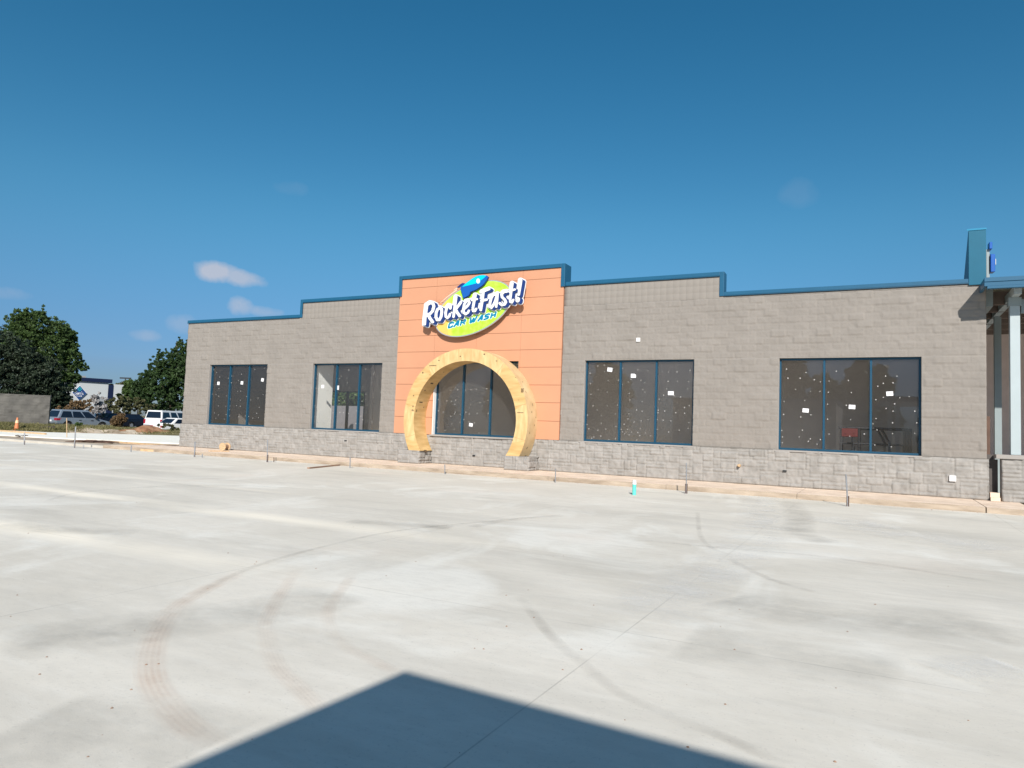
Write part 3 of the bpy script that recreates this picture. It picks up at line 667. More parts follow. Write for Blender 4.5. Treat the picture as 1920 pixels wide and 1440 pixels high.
# ---------------------------------------------------------------- right-hand canopy bay
cp = empty('entrance_canopy', (14.9, 0, -.03), 0, 'covered bay at the right end with pale post, blue fascia and stone half wall', 'canopy')
MB().box(14.30, 24, -.95, -.80, 5.37, 5.475).box(14.30, 24, -.93, -.80, 5.262, 5.37).box(14.30, 14.36, -.80, 5.0, 5.265, 5.47).box(14.36, 24, -.94, -.80, 5.20, 5.262).build('fascia', M_['blue'], cp, bevel=.005)
MB().box(14.37, 24, -.80, 9.5, 5.45, 5.50).build('roof', M_['deck'], cp)
mb = MB()
for yy in (.9, 2.1, 3.3, 4.5, 5.7, 6.9): mb.box(14.5, 24, yy, yy+.12, 5.10, 5.45)
mb.build('joist', M_['joist'], cp)
MB().box(14.44, 14.62, .25, 9.4, 4.95, 5.45).build('ledger', M_['beam'], cp)
MB().box(14.955, 15.11, -.60, 9.0, 5.10, 5.30, 0).build('beam', M_['post'], cp)
MB().box(14.93, 15.14, -.12, .09, 1.14, 4.88).build('post', M_['post'], cp, bevel=.006)
MB().box(14.90, 15.17, -.14, .11, 4.88, 5.095).build('post_cap', M_['beam'], cp)
MB().box(15.17, 24, -.08, .06, 4.70, 5.05).build('header_beam', M_['beam'], cp)
MB().box(14.98, 15.15, 3.0, 3.17, -.03, 5.09).build('post', M_['beam'], cp)
MB().box(14.44, 26, 9.2, 9.4, -.03, 5.449).build('rear_wall', M_['mauve'], cp)
MB().box(14.62, 24, -.16, .22, 1.03, 1.135).build('wall_cap', M_['sill'], cp, bevel=.006)
MB().box(14.44, 14.70, .22, .34, ZB, 1.0).box(14.44, 14.62, .26, .34, 1.0, 1.12).build('recess_wall', M_['recess'], cp)
MB().box(14.455, 14.55, .30, .36, 1.12, 2.1).build('corner_strip', mat('brown_strip', (.12, .07, .05), .8, var=.2), cp)
MB().box(14.66, 14.74, 2.0, 2.06, 1.42, 1.62).tube([(14.6, 2.0, 1.4), (14.72, 2.0, 1.40)], .02).build('wall_box', M_['white'], cp)
MB().box(14.50, 14.70, -.20, .1, ZB, .06).box(14.50, 14.70, -.10, .2, .06, .17).build('step', M_['walk'], cp)
A2 = ashlar(9.4, 1.06, 9)
relief([(14.74, 24, ZB-.02, 1.03)], d_ashlar(14.74, ZB-.02, A2), -.10, lines(14.74, 24, .0254), lines(ZB-.02, 1.05, .0254), 'stone_half_wall', M_['stone'], cp)
MB().box(14.74, 24, -.09, .2, ZB-.02, 1.03).build('half_wall_core', M_['stone'], cp)
MB().box(14.2, 26, .3, 9.2, -.08, -.035).build('bay_floor', M_['infloor'], cp)

fin = empty('tower_sign_fin', (14.27, .3, 5.67), 0, 'teal-blue tower fin rising above the right end of the roof', 'tower')
MB().prism([(-.06, 5.48), (1.4, 5.48), (1.3, 5.70), (.06, 6.90), (-.06, 6.94)], 'x', 14.06, 14.44).build('fin', M_['tower'], fin, bevel=.006)
MB().box(14.02, 14.45, -.075, -.061, 6.91, 6.955).build('fin_cap', M_['teal'], fin)
sg = empty('tower_sign', (14.55, .1, 6.3), 0, 'blue and white sign seen edge-on beside the tower fin', 'sign')
MB().prism([(.05, 5.66), (.55, 5.7), (.6, 6.25), (.05, 6.42)], 'x', 14.445, 14.53).build('sign_panel', M_['beam'], sg, bevel=.02)
MB().prism([(-.02, 5.80), (.4, 5.84), (.4, 6.36), (-.02, 6.26)], 'x', 14.54, 14.64).prism([(-.04, 6.40), (.3, 6.42), (.3, 6.60), (-.04, 6.58)], 'x', 14.51, 14.58).build('sign_letter', M_['signblue'], sg, bevel=.015)
MB().prism([(-.03, 5.98), (.25, 5.98), (.25, 6.14), (-.03, 6.13)], 'x', 14.641, 14.655).build('sign_face', M_['signwhite'], sg, bevel=.008)

# ---------------------------------------------------------------- plywood arch on stone piers
AX, AZ, RO, RI, YA0, YA1 = -.60, 1.55, 2.46, 2.03, -.82, -.08
arch = empty('plywood_arch', (AX, -.45, .43), 0, 'unfinished horseshoe arch of pale plywood framing the centre window', 'arch')
aO = math.asin((.43-AZ)/RO); aI = math.asin((.43-AZ)/RI); n = 72
def ring(r, a0, y): return [(AX+r*math.cos(a0+(math.pi-2*a0)*i/n), y, AZ+r*math.sin(a0+(math.pi-2*a0)*i/n)) for i in range(n+1)]
o0, o1, i0, i1 = ring(RO, aO, YA0), ring(RO, aO, YA1), ring(RI, aI, YA0), ring(RI, aI, YA1)
V = o0+o1+i0+i1; m_ = n+1
def strip(a, b, flip=False):
    f = [(a*m_+i, a*m_+i+1, b*m_+i+1, b*m_+i) for i in range(n)]; return [x[::-1] for x in f] if flip else f
fa = mk('front_panel', V, strip(0, 2)+[(0, 2*m_, 3*m_, m_), (n, m_+n, 3*m_+n, 2*m_+n)], M_['ply'], arch, world=True)
fa.data.materials.append(M_['ply2'])
for i_ in range(n):
    dg_ = math.degrees(aO+(math.pi-2*aO)*(i_+.5)/n); cuts = (-14, 14, 52, 97, 128, 168, 196)
    fa.data.polygons[i_].material_index = (0, 1, 0, 1, 1, 0, 1, 0)[sum(dg_ > c_ for c_ in cuts)]
fb = mk('outer_skin', V, strip(1, 0), M_['plyedge'], arch, world=True, smooth=True)
fc = mk('soffit', V, strip(2, 3), M_['ply'], arch, world=True, smooth=True)
mk('back_panel', V, strip(3, 1), M_['ply'], arch, world=True)
# plywood sheet seams, stamps and knots on the front and the skins
for deg in (-14, 14, 52, 97, 128, 168, 196):
    a = R_(deg); ca, sa = math.cos(a), math.sin(a); nx_, nz_ = -sa*.004, ca*.004
    P0 = [(AX+ca*RI+nx_, AZ+sa*RI+nz_), (AX+ca*RO+nx_, AZ+sa*RO+nz_), (AX+ca*RO-nx_, AZ+sa*RO-nz_), (AX+ca*RI-nx_, AZ+sa*RI-nz_)]
    MB().prism(P0, 'y', YA0-.0025, YA0+.001).build('seam', M_['seam'], fa)
mb = MB()
def stamp(px, pz, w, h, lines_=1, r=0):
    c_ = onY(px, pz, YA0-.003)
    for q in range(lines_):
        x = -w/2
        while x < w/2:
            ww = random.uniform(.012, .03)
            mb.prism([(c_.x+(x)*math.cos(r)-(q*.035)*math.sin(r), c_.z+x*math.sin(r)+q*.035*math.cos(r)), (c_.x+(x+ww)*math.cos(r)-(q*.035)*math.sin(r), c_.z+(x+ww)*math.sin(r)+q*.035*math.cos(r)),
                      (c_.x+(x+ww)*math.cos(r)-(q*.035+h)*math.sin(r), c_.z+(x+ww)*math.sin(r)+(q*.035+h)*math.cos(r)), (c_.x+x*math.cos(r)-(q*.035+h)*math.sin(r), c_.z+x*math.sin(r)+(q*.035+h)*math.cos(r))], 'y', YA0-.004, YA0-.0015)
            x += ww+.008
def knot(px, pz, r_):
    c_ = onY(px, pz, YA0-.003); mb.prism([(c_.x+r_*1.3*math.cos(t*.785), c_.z+r_*.8*math.sin(t*.785)) for t in range(8)], 'y', YA0-.004, YA0-.0015)
Z6 = zo['5']
stamp(*Z6((485, 300)), .26, .028, 1); stamp(*Z6((388, 375)), .05, .06, 1); stamp(*Z6((290, 712)), .05, .06); stamp(*Z6((285, 752)), .07, .03, 2); stamp(*Z6((293, 602)), .03, .04)
stamp(*Z6((1382, 565)), .09, .03, 4); stamp(*Z6((1362, 771)), .22, .03, 1); stamp(*Z6((1125, 254)), .05, .03)
for a in ((763, 203, .022), (1003, 182, .028), (549, 244, .022), (459, 388, .014), (1317, 413, .014), (1345, 640, .01)): knot(*Z6(a[:2]), a[2])
mb.build('stamp_marks', M_['ink'], fa)
mb = MB()
def onring(r, a, y, w, h, off):      # small mark on a curved skin
    ca, sa = math.cos(a), math.sin(a); R2 = r+off; da = h/r/2
    q = [(AX+R2*math.cos(a+t), yy, AZ+R2*math.sin(a+t)) for t, yy in ((-da, y-w/2), (da, y-w/2), (da, y+w/2), (-da, y+w/2))]
    mb.add(q, [(0, 1, 2, 3)])
for (deg, y, w, h) in ((141, -.45, .16, .06), (150, -.6, .06, .05), (163, -.55, .2, .04), (172, -.7, .04, .09), (214, -.5, .16, .09), (124, -.4, .05, .03), (168, -.3, .04, .04)):
    onring(RI, R_(deg), y, w, h, -.003)
mb.build('stamp_marks', M_['ink'], fc)
mb = MB()
for (deg, y, w, h) in ((33, -.5, .03, .05), (24, -.6, .03, .08), (14, -.35, .03, .09), (8, -.5, .04, .04), (-2, -.3, .03, .05), (-8, -.6, .03, .07), (-20, -.5, .04, .08), (-27, -.35, .1, .04), (4, -.2, .03, .05)):
    onring(RO, R_(deg), y, w, h, .003)
mb.build('stamp_marks', M_['ink'], fb)

for (x0, x1, lab) in ((-3.24, -2.36, 'low stone pier carrying the left foot of the plywood arch'), (1.05, 1.92, 'low stone pier carrying the right foot of the plywood arch')):
    pr = empty('stone_pier', ((x0+x1)/2, -.45, ZB), 0, lab, 'pier', 'stone piers under the plywood arch')
    Ap = ashlar(x1-x0, .46, int(abs(x0)*10)); Aq = ashlar(.80, .46, int(abs(x1)*17))
    relief([(x0, x1, ZB, .428)], d_ashlar(x0, ZB, Ap), -.83, lines(x0, x1, .0254), lines(ZB, .428, .0254), 'front_stones', M_['stone'], pr)
    relief([(-.83, -.07, ZB, .428)], d_ashlar(-.83, ZB, Aq, amp=1.6), x1, lines(-.83, -.07, .0254), lines(ZB, .428, .0254), 'side_stones', M_['stone'], pr, origin_axis='x', flip=1)
    MB().box(x0+.004, x1-.003, -.826, -.06, ZB, .424).build('core', M_['stone'], pr)

# ---------------------------------------------------------------- the wall sign
SY = -.33                                     # front of the oval
sign = empty('wall_sign', (-.70, SY, 5.47), 0, 'oval green and white car wash sign with a blue rocket on the orange panel', 'sign')
def sdf_caps(X, Y, segs):
    D = np.full(X.shape, 1e9)
    for (ax, ay, bx, by, r1, r2) in segs:
        dx, dy = bx-ax, by-ay; L = dx*dx+dy*dy+1e-9
        t = np.clip(((X-ax)*dx+(Y-ay)*dy)/L, 0, 1)
        D = np.minimum(D, np.hypot(X-ax-t*dx, Y-ay-t*dy)-(r1+(r2-r1)*t))
    return D
def contours(xs, ys, D):
    """marching squares -> closed loops"""
    nxt = {}
    def ip(i0, j0, i1, j1):
        a, b = D[j0, i0], D[j1, i1]; t = a/(a-b); return (xs[i0]+(xs[i1]-xs[i0])*t, ys[j0]+(ys[j1]-ys[j0])*t)
    pos = {}
    ny, nx = D.shape; ins = D < 0
    for j in range(ny-1):
        for i in range(nx-1):
            c = (ins[j, i], ins[j, i+1], ins[j+1, i+1], ins[j+1, i])
            if all(c) or not any(c): continue
            cor = ((i, j), (i+1, j), (i+1, j+1), (i, j+1)); ent = []; ext = []
            for e in range(4):
                a, b = cor[e], cor[(e+1) % 4]
                if c[e] != c[(e+1) % 4]:
                    key = (min(a, b), max(a, b)); pos[key] = ip(*a, *b)
                    (ext if c[e] else ent).append((e, key))
            # inside stays on the left: go from the edge where we leave to the edge where we enter
            for (e, k1) in ext:
                best = min(ent, key=lambda q: (q[0]-e) % 4); nxt[k1] = best[1]
    loops = []; seen = set()
    for s0 in list(nxt):
        if s0 in seen: continue
        L = []; k1 = s0
        while k1 in nxt and k1 not in seen: seen.add(k1); L.append(pos[k1]); k1 = nxt[k1]
        if len(L) > 5: loops.append(L)
    return loops
def plate(name, loops3, y0, y1, m, parent):
    """filled 2-D outlines (x, z) extruded from y0 (front) to y1 (back)"""
    cu = bpy.data.curves.new(name, 'CURVE'); cu.dimensions = '2D'; cu.fill_mode = 'BOTH'; cu.extrude = abs(y1-y0)/2
    for L in loops3:
        sp = cu.splines.new('POLY'); sp.points.add(len(L)-1)
        for p_, q in zip(sp.points, L): p_.co = (q[0], q[1], 0, 1)
        sp.use_cyclic_u = True
    tmp = bpy.data.objects.new('tmp', cu); C.objects.link(tmp); bpy.context.view_layer.update()
    me = bpy.data.meshes.new_from_object(tmp.evaluated_get(bpy.context.evaluated_depsgraph_get()))
    bpy.data.objects.remove(tmp); bpy.data.curves.remove(cu)
    yc = (y0+y1)/2; w = worigin(parent)
    for v in me.vertices:
        x, z, e = v.co; v.co = (x-w.x, yc-e-w.y, z-w.z)
    me.materials.clear(); me.materials.append(m); me.name = name
    o = bpy.data.objects.new(name, me); C.objects.link(o); o.parent = parent
    bm = bmesh.new(); bm.from_mesh(me); bmesh.ops.remove_doubles(bm, verts=bm.verts, dist=1e-5); bmesh.ops.recalc_face_normals(bm, faces=bm.faces); bm.to_mesh(me); bm.free()
    return o
ZA = lambda x, y: (790+x*.0541667, 545+y*.0541667)
ZBm = lambda x, y: (x-1772, y+554)           # first zoom's units -> second's
def toXZ(L, Y, fn): return [(lambda v: (v.x, v.z))(onY(*fn(x, y), Y)) for x, y in L]
# letters, all in the first zoom's units (second-zoom letters shifted)
def sh(P): return [(x+1772, y-554) for x, y in P]
LET = [
 [([(185,510),(160,700),(125,960),(112,1160)], 50, 44), ([(180,500),(300,420),(400,440),(430,540),(390,700),(300,800),(210,850)], 50, 48), ([(230,820),(290,950),(385,1080)], 54, 52)],
 [([(650,595),(560,640),(510,760),(500,900),(540,1010),(620,1010),(680,900),(705,740),(695,630),(650,595)], 47, 47)],
 [([(1000,610),(1010,530),(950,510),(870,610),(835,760),(845,900),(900,940),(965,880),(985,810)], 46, 42)],
 [([(1200,210),(1160,520),(1110,900)], 46, 44), ([(1360,405),(1280,520),(1180,640)], 50, 46), ([(1180,640),(1240,760),(1320,870)], 46, 52)],
 [([(1490,620),(1600,520),(1660,420),(1630,345),(1550,360),(1480,480),(1450,650),(1470,760),(1530,810),(1610,760),(1640,690)], 46, 40)],
 [(sh([(95,705),(50,930),(10,1150),(20,1260),(80,1260),(125,1180)]), 48, 38), (sh([(-20,880),(60,850),(150,845)]), 42, 38)],
 [(sh([(365,600),(330,900),(280,1220)]), 52, 46), (sh([(330,590),(450,540),(570,495)]), 50, 46), (sh([(310,900),(400,880),(485,865)]), 48, 44)],
 [(sh([(800,690),(710,690),(640,820),(600,980),(600,1100),(650,1140),(720,1050),(790,900),(820,780)]), 46, 44), (sh([(860,660),(850,850),(815,1110)]), 44, 40)],
 [(sh([(1185,580),(1080,595),(1000,680),(1020,780),(1110,860),(1150,950),(1100,1030),(1010,1050),(940,990)]), 46, 46)],
 [(sh([(1375,300),(1335,560),(1300,840),(1305,940),(1360,960),(1410,870)]), 46, 38), (sh([(1280,590),(1360,540),(1460,510)]), 42, 38)],
 [(sh([(1665,200),(1640,400),(1595,690)]), 56, 44), (sh([(1562,840),(1556,890)]), 74, 72)]]
def segs_of(glyph, dx=0, dy=0, grow=0):
    S_ = []
    for P, r1, r2 in glyph:
        n_ = len(P)-1
        for i in range(n_):
            a, b = P[i], P[i+1]; ra = r1+(r2-r1)*i/n_; rb = r1+(r2-r1)*(i+1)/n_
            S_.append((a[0]+dx, a[1]+dy, b[0]+dx, b[1]+dy, ra+grow, rb+grow))
    return S_
def build_plate(name, segs, step, y0, y1, m, parent, fn, holes=True):
    a = np.array(segs); mx_ = a[:, 4:].max()+3*step
    xs = np.arange(min(a[:, 0].min(), a[:, 2].min())-mx_, max(a[:, 0].max(), a[:, 2].max())+mx_, step)
    ys = np.arange(min(a[:, 1].min(), a[:, 3].min())-mx_, max(a[:, 1].max(), a[:, 3].max())+mx_, step)
    X, Y = np.meshgrid(xs, ys); D = sdf_caps(X, Y, segs)+1e-4
    loops = contours(xs, ys, D)
    if not holes:
        loops = [L for L in loops if abs(sum(L[i][0]*L[(i+1) % len(L)][1]-L[(i+1) % len(L)][0]*L[i][1] for i in range(len(L))))/2 > 9000]
    return plate(name, [toXZ(L, y0, fn) for L in loops], y0, y1, m, parent)
lettering = None
back = []; halo = []
for gph in LET:
    for t in (0, .25, .5, .75, 1): back += segs_of(gph, 88*t, 42*t, 5)
    for t in (0, .5, 1): halo += segs_of(gph, 92*t, 46*t, 42)
build_plate('lettering_halo', halo, 14, -.385, -.345, M_['signwhite'], sign, ZA, holes=False)
bk = build_plate('lettering_shadow', back, 9, -.44, -.386, M_['navy'], sign, ZA)
for gph in LET: build_plate('letter', segs_of(gph, grow=-3), 8, -.47, -.441, M_['signwhite'], sign, ZA)
# oval panel
ec, ea, eb = (-.705, 5.472), 1.617, .871; ev = (.943, .332)
def ell(s, n_=80): return [(ec[0]+ea*s[0]*math.cos(t)*ev[0]-eb*s[1]*math.sin(t)*ev[1], ec[1]+ea*s[0]*math.cos(t)*ev[1]+eb*s[1]*math.sin(t)*ev[0]) for t in [2*math.pi*i/n_ for i in range(n_)]]
plate('oval_rim', [ell((1, 1))], SY+.006, SY+.07, M_['silver'], sign)
plate('oval_face', [ell((.975, .955))], SY, SY+.0055, M_['oval'], sign)
plate('oval_cabinet', [ell((.96, .94))], SY+.0705, SY+.15, M_['navy'], sign)
for (bx, bz) in ((-1.6, 5.2), (-.2, 5.8), (-.3, 5.2), (.2, 5.7), (-1.3, 5.5)):
    MB().box(bx-.03, bx+.03, SY+.151, PY, bz-.03, bz+.03).build('standoff', M_['dark'], sign)
for (bx, bz) in ((-2.55, 4.95), (.95, 6.15)):
    MB().box(bx-.02, bx+.02, -.344, PY, bz-.02, bz+.02).build('standoff', M_['dark'], sign)
# exhaust streaks painted on the oval
ZC = lambda x, y: (840+x*.0541667, 505+y*.0541667)
for P in ([(330,690),(180,800),(-60,980),(-260,1160)], [(300,655),(200,720)]):
    build_plate('exhaust_streak', segs_of([(P, 16, 6)]), 6, SY-.004, SY-.001, mat('streak_pink', (.85, .62, .50), .5), sign, ZC)
# rocket
rk = [(430,600),(520,540),(600,490),(720,400),(860,300),(980,235),(1100,200),(1220,192),(1330,212),(1385,240),(1350,330),(1250,480),(1160,570),(1080,625),(990,685),(900,725),(760,780),(745,850),(690,915),(600,960),(515,990),(500,900),(470,780),(430,680)]
plate('rocket_shadow', [toXZ([(x+18, y+22) for x, y in rk], -.42, ZC)], -.42, -.36, M_['navy'], sign)
rb = plate('rocket_body', [toXZ(rk, -.45, ZC)], -.45, -.4205, M_['signblue'], sign)
plate('rocket_top', [toXZ([(488,605),(600,500),(720,408),(860,308),(980,243),(1100,207),(1220,200),(1325,218),(1240,300),(1150,372),(1050,450),(950,492),(720,552)], -.453, ZC)], -.453, -.4505, M_['cyan'], rb)
plate('rocket_fin', [toXZ([(296,620),(360,575),(430,510),(510,468),(598,490),(520,545),(440,600),(380,606),(350,640)], -.44, ZC)], -.44, -.37, M_['navy'], sign)
plate('porthole_ring', [toXZ([(1045+82*math.cos(t*.35), 410+108*math.sin(t*.35)) for t in range(18)], -.456, ZC)], -.456, -.4535, mat('ring_blue', (.0, .33, .62), .4), rb)
plate('porthole', [toXZ([(1042+62*math.cos(t*.35), 402+86*math.sin(t*.35)) for t in range(18)], -.459, ZC)], -.459, -.4565, M_['signwhite'], rb)
# CAR WASH
ZD = lambda x, y: (830+x*.0625, 570+y*.0625)
GL = {'C': (150, 165, [[(1,.82),(.95,1),(.15,1),(0,.85),(0,.15),(.12,0),(.85,0),(.98,.18)]]), 'A': (325, 160, [[(0,0),(.62,1),(.9,1),(1,0)],[(.35,.33),(.95,.33)]]),
      'R': (515, 165, [[(0,0),(0,1),(.85,1),(1,.82),(.95,.55),(.8,.48),(.02,.48)],[(.62,.45),(.95,0)]]), 'W': (790, 225, [[(0,1),(.1,0),(.28,0),(.52,.85),(.58,0),(.74,0),(1.02,1)]]),
      'A2': (1045, 155, [[(0,0),(.62,1),(.9,1),(1,0)],[(.35,.33),(.95,.33)]]), 'S': (1225, 170, [[(1,.85),(.9,1),(.2,1),(.04,.85),(.1,.58),(.85,.45),(.95,.18),(.8,0),(.0,0)]]),
      'H': (1425, 165, [[(0,0),(0,1)],[(1,0),(1,1)],[(0,.5),(1,.5)]])}
hal = []
for kx, (x0, w, strokes) in GL.items():
    def cv(u, v_):
        bx = x0+18+u*(w-36)*.93+v_*36; base = 735-(x0-150)*.2361-u*w*.2361
        return (bx, base-18-v_*132)
    glyph = [([cv(*q) for q in P], 25, 25) for P in strokes]
    build_plate('letter', segs_of(glyph), 5, SY-.010, SY-.0055, M_['teal'], sign, ZD); hal += segs_of(glyph, 0, 0, 15)
build_plate('letter_outline', hal, 7, SY-.005, SY-.001, mat('outline_white', (.75, .9, .72), .5), sign, ZD, holes=False)

# ---------------------------------------------------------------- things on the lot
def stake(base, top, lab, r=.012, m='zinc', z=ZP, group='form stakes standing along the kerb', cap=True):
    b = onZ(*base, z); t = onY(*top, b.y)
    o = empty('form_stake', b, 0, lab, 'stake', group)
    MB().tube([b-Vector((0, 0, .05)), b.lerp(t, .5)+Vector((.004, 0, 0)), t], r, 7).build('rod', M_[m], o)
    if cap: MB().box(b.x-.03, b.x+.03, b.y-.012, b.y+.012, z, z+(t.z-z)*.32).build('sleeve', M_['rust'], o)
    return o
stake((1589.5,949.5), (1586,889), 'grey stake leaning by the kerb below the rightmost window', .017)
stake((1286.5,925.5), (1287,868), 'tall thin stake by the kerb beside the turquoise pipe', .014)
stake((1041,905), (1041.5,879), 'short grey stake right of the right stone pier', .015, cap=False)
stake((834,889), (834,871), 'short stake in front of the plywood arch between the piers', .015, cap=False)
stake((656,877.5), (656.5,857), 'short stake beyond the loose board left of the arch', .018, cap=False)
stake((501,866.5), (501.5,824), 'tall grey stake between the wire spool and the loose board', .018)
stake((364.5,857), (366,828), 'grey stake near the left corner of the grey building', .026)
stake((139.5,840), (142,800), 'tall grey stake in front of the silver SUV', .026)
stake((125.5,822), (125,784), 'thin wooden stake rising in front of the silver SUV rear door', .022, 'lumber', cap=False)
stake((45.5,834), (46,811), 'stake standing right of the orange traffic cone', .026)
stake((245.5,847.5), (246.5,835), 'short stake by the wooden form below the red dirt mound', .024, cap=False)
stake((156.5,841), (156.5,834), 'tiny stub of a stake right of the tall stake before the SUV', .02, cap=False)
stake((379,858), (379.5,851), 'tiny rod stub just right of the stake at the building corner', .02, cap=False)
stake((513.5,866.5), (513.5,857.5), 'tiny dark rod stub right of the tall stake by the wire spool', .016, 'rust', cap=False)
b = onZ(1189, 928, ZP); pp = empty('pipe_stub', b, 0, 'turquoise pipe stub with a white cap standing in the concrete lot', 'pipe')
MB().tube([b, b+Vector((0, 0, .26))], .047, 14).build('pipe', M_['turq'], pp, smooth=False)
MB().tube([b+Vector((0, 0, .255)), b+Vector((0, 0, .30)), b+Vector((0, 0, .345)), b+Vector((0, 0, .36))], .053, 14, r2=.036).build('cap', M_['signwhite'], pp)
# loose board
a, b = onZ(578, 879, ZP), onZ(636, 873, ZP); d = (b-a).normalized(); nrm = Vector((-d.y, d.x, 0))*.045
bd = MB(); Q = [a-nrm, b-nrm*1.0, b+nrm, a+nrm]; bd.add([(q.x, q.y, ZP+.004) for q in Q]+[(q.x, q.y, ZP+.042) for q in Q], [(0,3,2,1),(4,5,6,7),(0,1,5,4),(1,2,6,5),(2,3,7,6),(3,0,4,7)])
tag(bd.build('board', M_['oldwood'], bevel=.004), 'loose brown board lying on the concrete left of the arch', 'board')
# cable spool lying on its side on the walk
sc = Vector((-12.25, -.62, ZB)); sp = empty('cable_spool', sc, 0, 'small brown cable spool tipped on its side by the stone base', 'spool')
ax = Vector((-.2, .98, 0)); R0 = .16
def disc(c_, r, w, name, m): MB().tube([c_-ax*w/2, c_+ax*w/2], r, 24).build(name, M_[m], sp)
disc(sc+Vector((0, 0, R0))-ax*.15, R0, .03, 'flange', 'lumber'); disc(sc+Vector((0, 0, R0))+ax*.15, R0, .03, 'flange', 'lumber'); disc(sc+Vector((0, 0, R0)), .09, .27, 'core', 'oldwood')
# wooden forms, rebar heaps and steel plate at the left
def plank(p0, p1, w, h, z, m, lab, grp=None, name='form_board'):
    p0, p1 = Vector((*p0, z)), Vector((*p1, z)); d = (p1-p0).normalized(); nr = Vector((-d.y, d.x, 0))*w/2
    Q = [p0-nr, p1-nr, p1+nr, p0+nr]; o = MB().add([tuple(q) for q in Q]+[(q.x, q.y, z+h) for q in Q], [(0,3,2,1),(4,5,6,7),(0,1,5,4),(1,2,6,5),(2,3,7,6),(3,0,4,7)]).build(name, M_[m])
    return tag(o, lab, 'board', grp)
def pxy(px, py, z): v = onZ(px, py, z); return (v.x, v.y)
plank(pxy(204,827.5,-.1), pxy(336,837.5,-.1), .05, .10, ZP, 'lumber', 'tan wooden form board along the edge of the white slab')
plank(pxy(264,843,-.1), pxy(362,848,-.1), .05, .09, ZP, 'lumber', 'tan form board running toward the left corner of the grey building')
plank(pxy(300,838,-.1), pxy(390,841.5,-.1), .06, .07, ZP, 'curbconc', 'pale board lying beside the rebar heap at the building corner')
plank(pxy(391,846,-.02), pxy(430,846.5,-.02), .05, .04, -.029, 'lumber', 'tan board lying on the walk left of the cable spool')
plank(pxy(0,809,-.1), pxy(86,815,-.1), .08, .16, ZP, 'lumber', 'pale yellow form board behind the orange traffic cone')
def heap(pts, n_, z, lab):
    mb = MB(); p0, p1 = [Vector((*pxy(*q, z), z)) for q in pts]
    for i in range(n_):
        t = random.random(); c_ = p0.lerp(p1, t); an = random.uniform(-.25, .25)+math.atan2((p1-p0).y, (p1-p0).x); L_ = random.uniform(.4, 1.0)*(p1-p0).length*.4
        d = Vector((math.cos(an), math.sin(an), random.uniform(-.03, .03)))*L_; o_ = Vector((random.uniform(-.15, .15), random.uniform(-.2, .2), random.uniform(.0, .10)))
        mb.tube([c_+o_-d, c_+o_+d*.2+Vector((0, 0, .02)), c_+o_+d], random.uniform(.012, .028), 6)
    tag(mb.build('rebar_heap', M_['rust']), lab, 'rebar', 'heaps of rebar on the dirt strip')
heap(((148,828.5), (205,831)), 34, ZP+.02, 'dark heap of rebar on the dirt in front of the white slab')
heap(((280,838.5), (335,841)), 26, ZP+.02, 'dark heap of rebar lying near the building corner, nearer the form boards')
heap(((340,841.5), (385,844)), 20, ZP+.02, 'dark heap of rebar against the foot of the building corner')
heap(((32,819.5), (44,819.5)), 8, ZP+.02, 'small dark scrap of rebar below the orange traffic cone')
pc = at(90, 60, .0); pl_ = MB(); dd = Vector((.5, .86, 0))
pl_.prism([(-.46, 0), (.46, .02), (.48, .30), (-.40, .22)], 'y', 0, .06); po = pl_.build('steel_plate', M_['darkwood'], world=False)
po.location = (pc.x, pc.y, .10); po.rotation_euler = (R_(-55), 0, R_(58)); tag(po, 'dark flat plate lying in the dry grass left of the SUV', 'plate')
# traffic cone
cc = at(34, 60.3, -.10); co = empty('traffic_cone', cc, 0, 'faded orange traffic cone standing on the edge of the white slab', 'cone')
MB().box(cc.x-.27, cc.x+.27, cc.y-.27, cc.y+.27, -.10, -.05).build('base', M_['cone'], co)
MB().tube([cc+Vector((0, 0, .05)), cc+Vector((0, 0, .9))], .17, 16, r2=.05).build('body', M_['cone'], co)
MB().tube([cc+Vector((0, 0, .52)), cc+Vector((0, 0, .72))], .1175, 16, r2=.089).build('collar', mat('cone_collar', (.80, .50, .30), .5), co)
# red clay mound
def mound(cx, cy, rx, ry, h, z0, m, name, seed):
    n_ = 46; V = []; F = []
    for j in range(n_):
        for i in range(n_):
            u, v_ = i/(n_-1)*2-1, j/(n_-1)*2-1; r = math.hypot(u, v_); f = max(0, 1-r**1.7)
            V.append((cx+u*rx, cy+v_*ry, f))
    V = np.array(V); V[:, 2] = z0-.05+V[:, 2]*h*(.55+.9*vnoise(V[:, 0], V[:, 1], 1.0, seed))+(V[:, 2] > 0)*.12*(vnoise(V[:, 0], V[:, 1], .35, seed+1)-.3)
    i = np.arange(n_-1)[None, :]; j = np.arange(n_-1)[:, None]; a = j*n_+i
    o = mk(name, V, np.stack([a, a+1, a+n_+1, a+n_], -1).reshape(-1, 4), m); return tag(o, kind='structure')
c1 = at(283, 60.5); mound(c1.x, c1.y, 1.25, 2.2, .52, -.1, M_['clay'], 'clay_mound', 31)
c1 = at(252, 60); mound(c1.x, c1.y, 1.0, 1.8, .34, -.1, M_['clay'], 'clay_heap', 33)
c1 = at(188, 59.8); mound(c1.x, c1.y, 2.2, 2.6, .30, -.1, M_['dirt'], 'sand_mound', 35)
c1 = at(248, 59); mound(c1.x, c1.y, 1.3, 2.0, .22, -.1, M_['dirt'], 'sand_heap', 37)
c1 = at(325, 60.5); mound(c1.x, c1.y, 2.2, 2.4, .28, -.1, M_['earth'], 'earth_mound', 39)

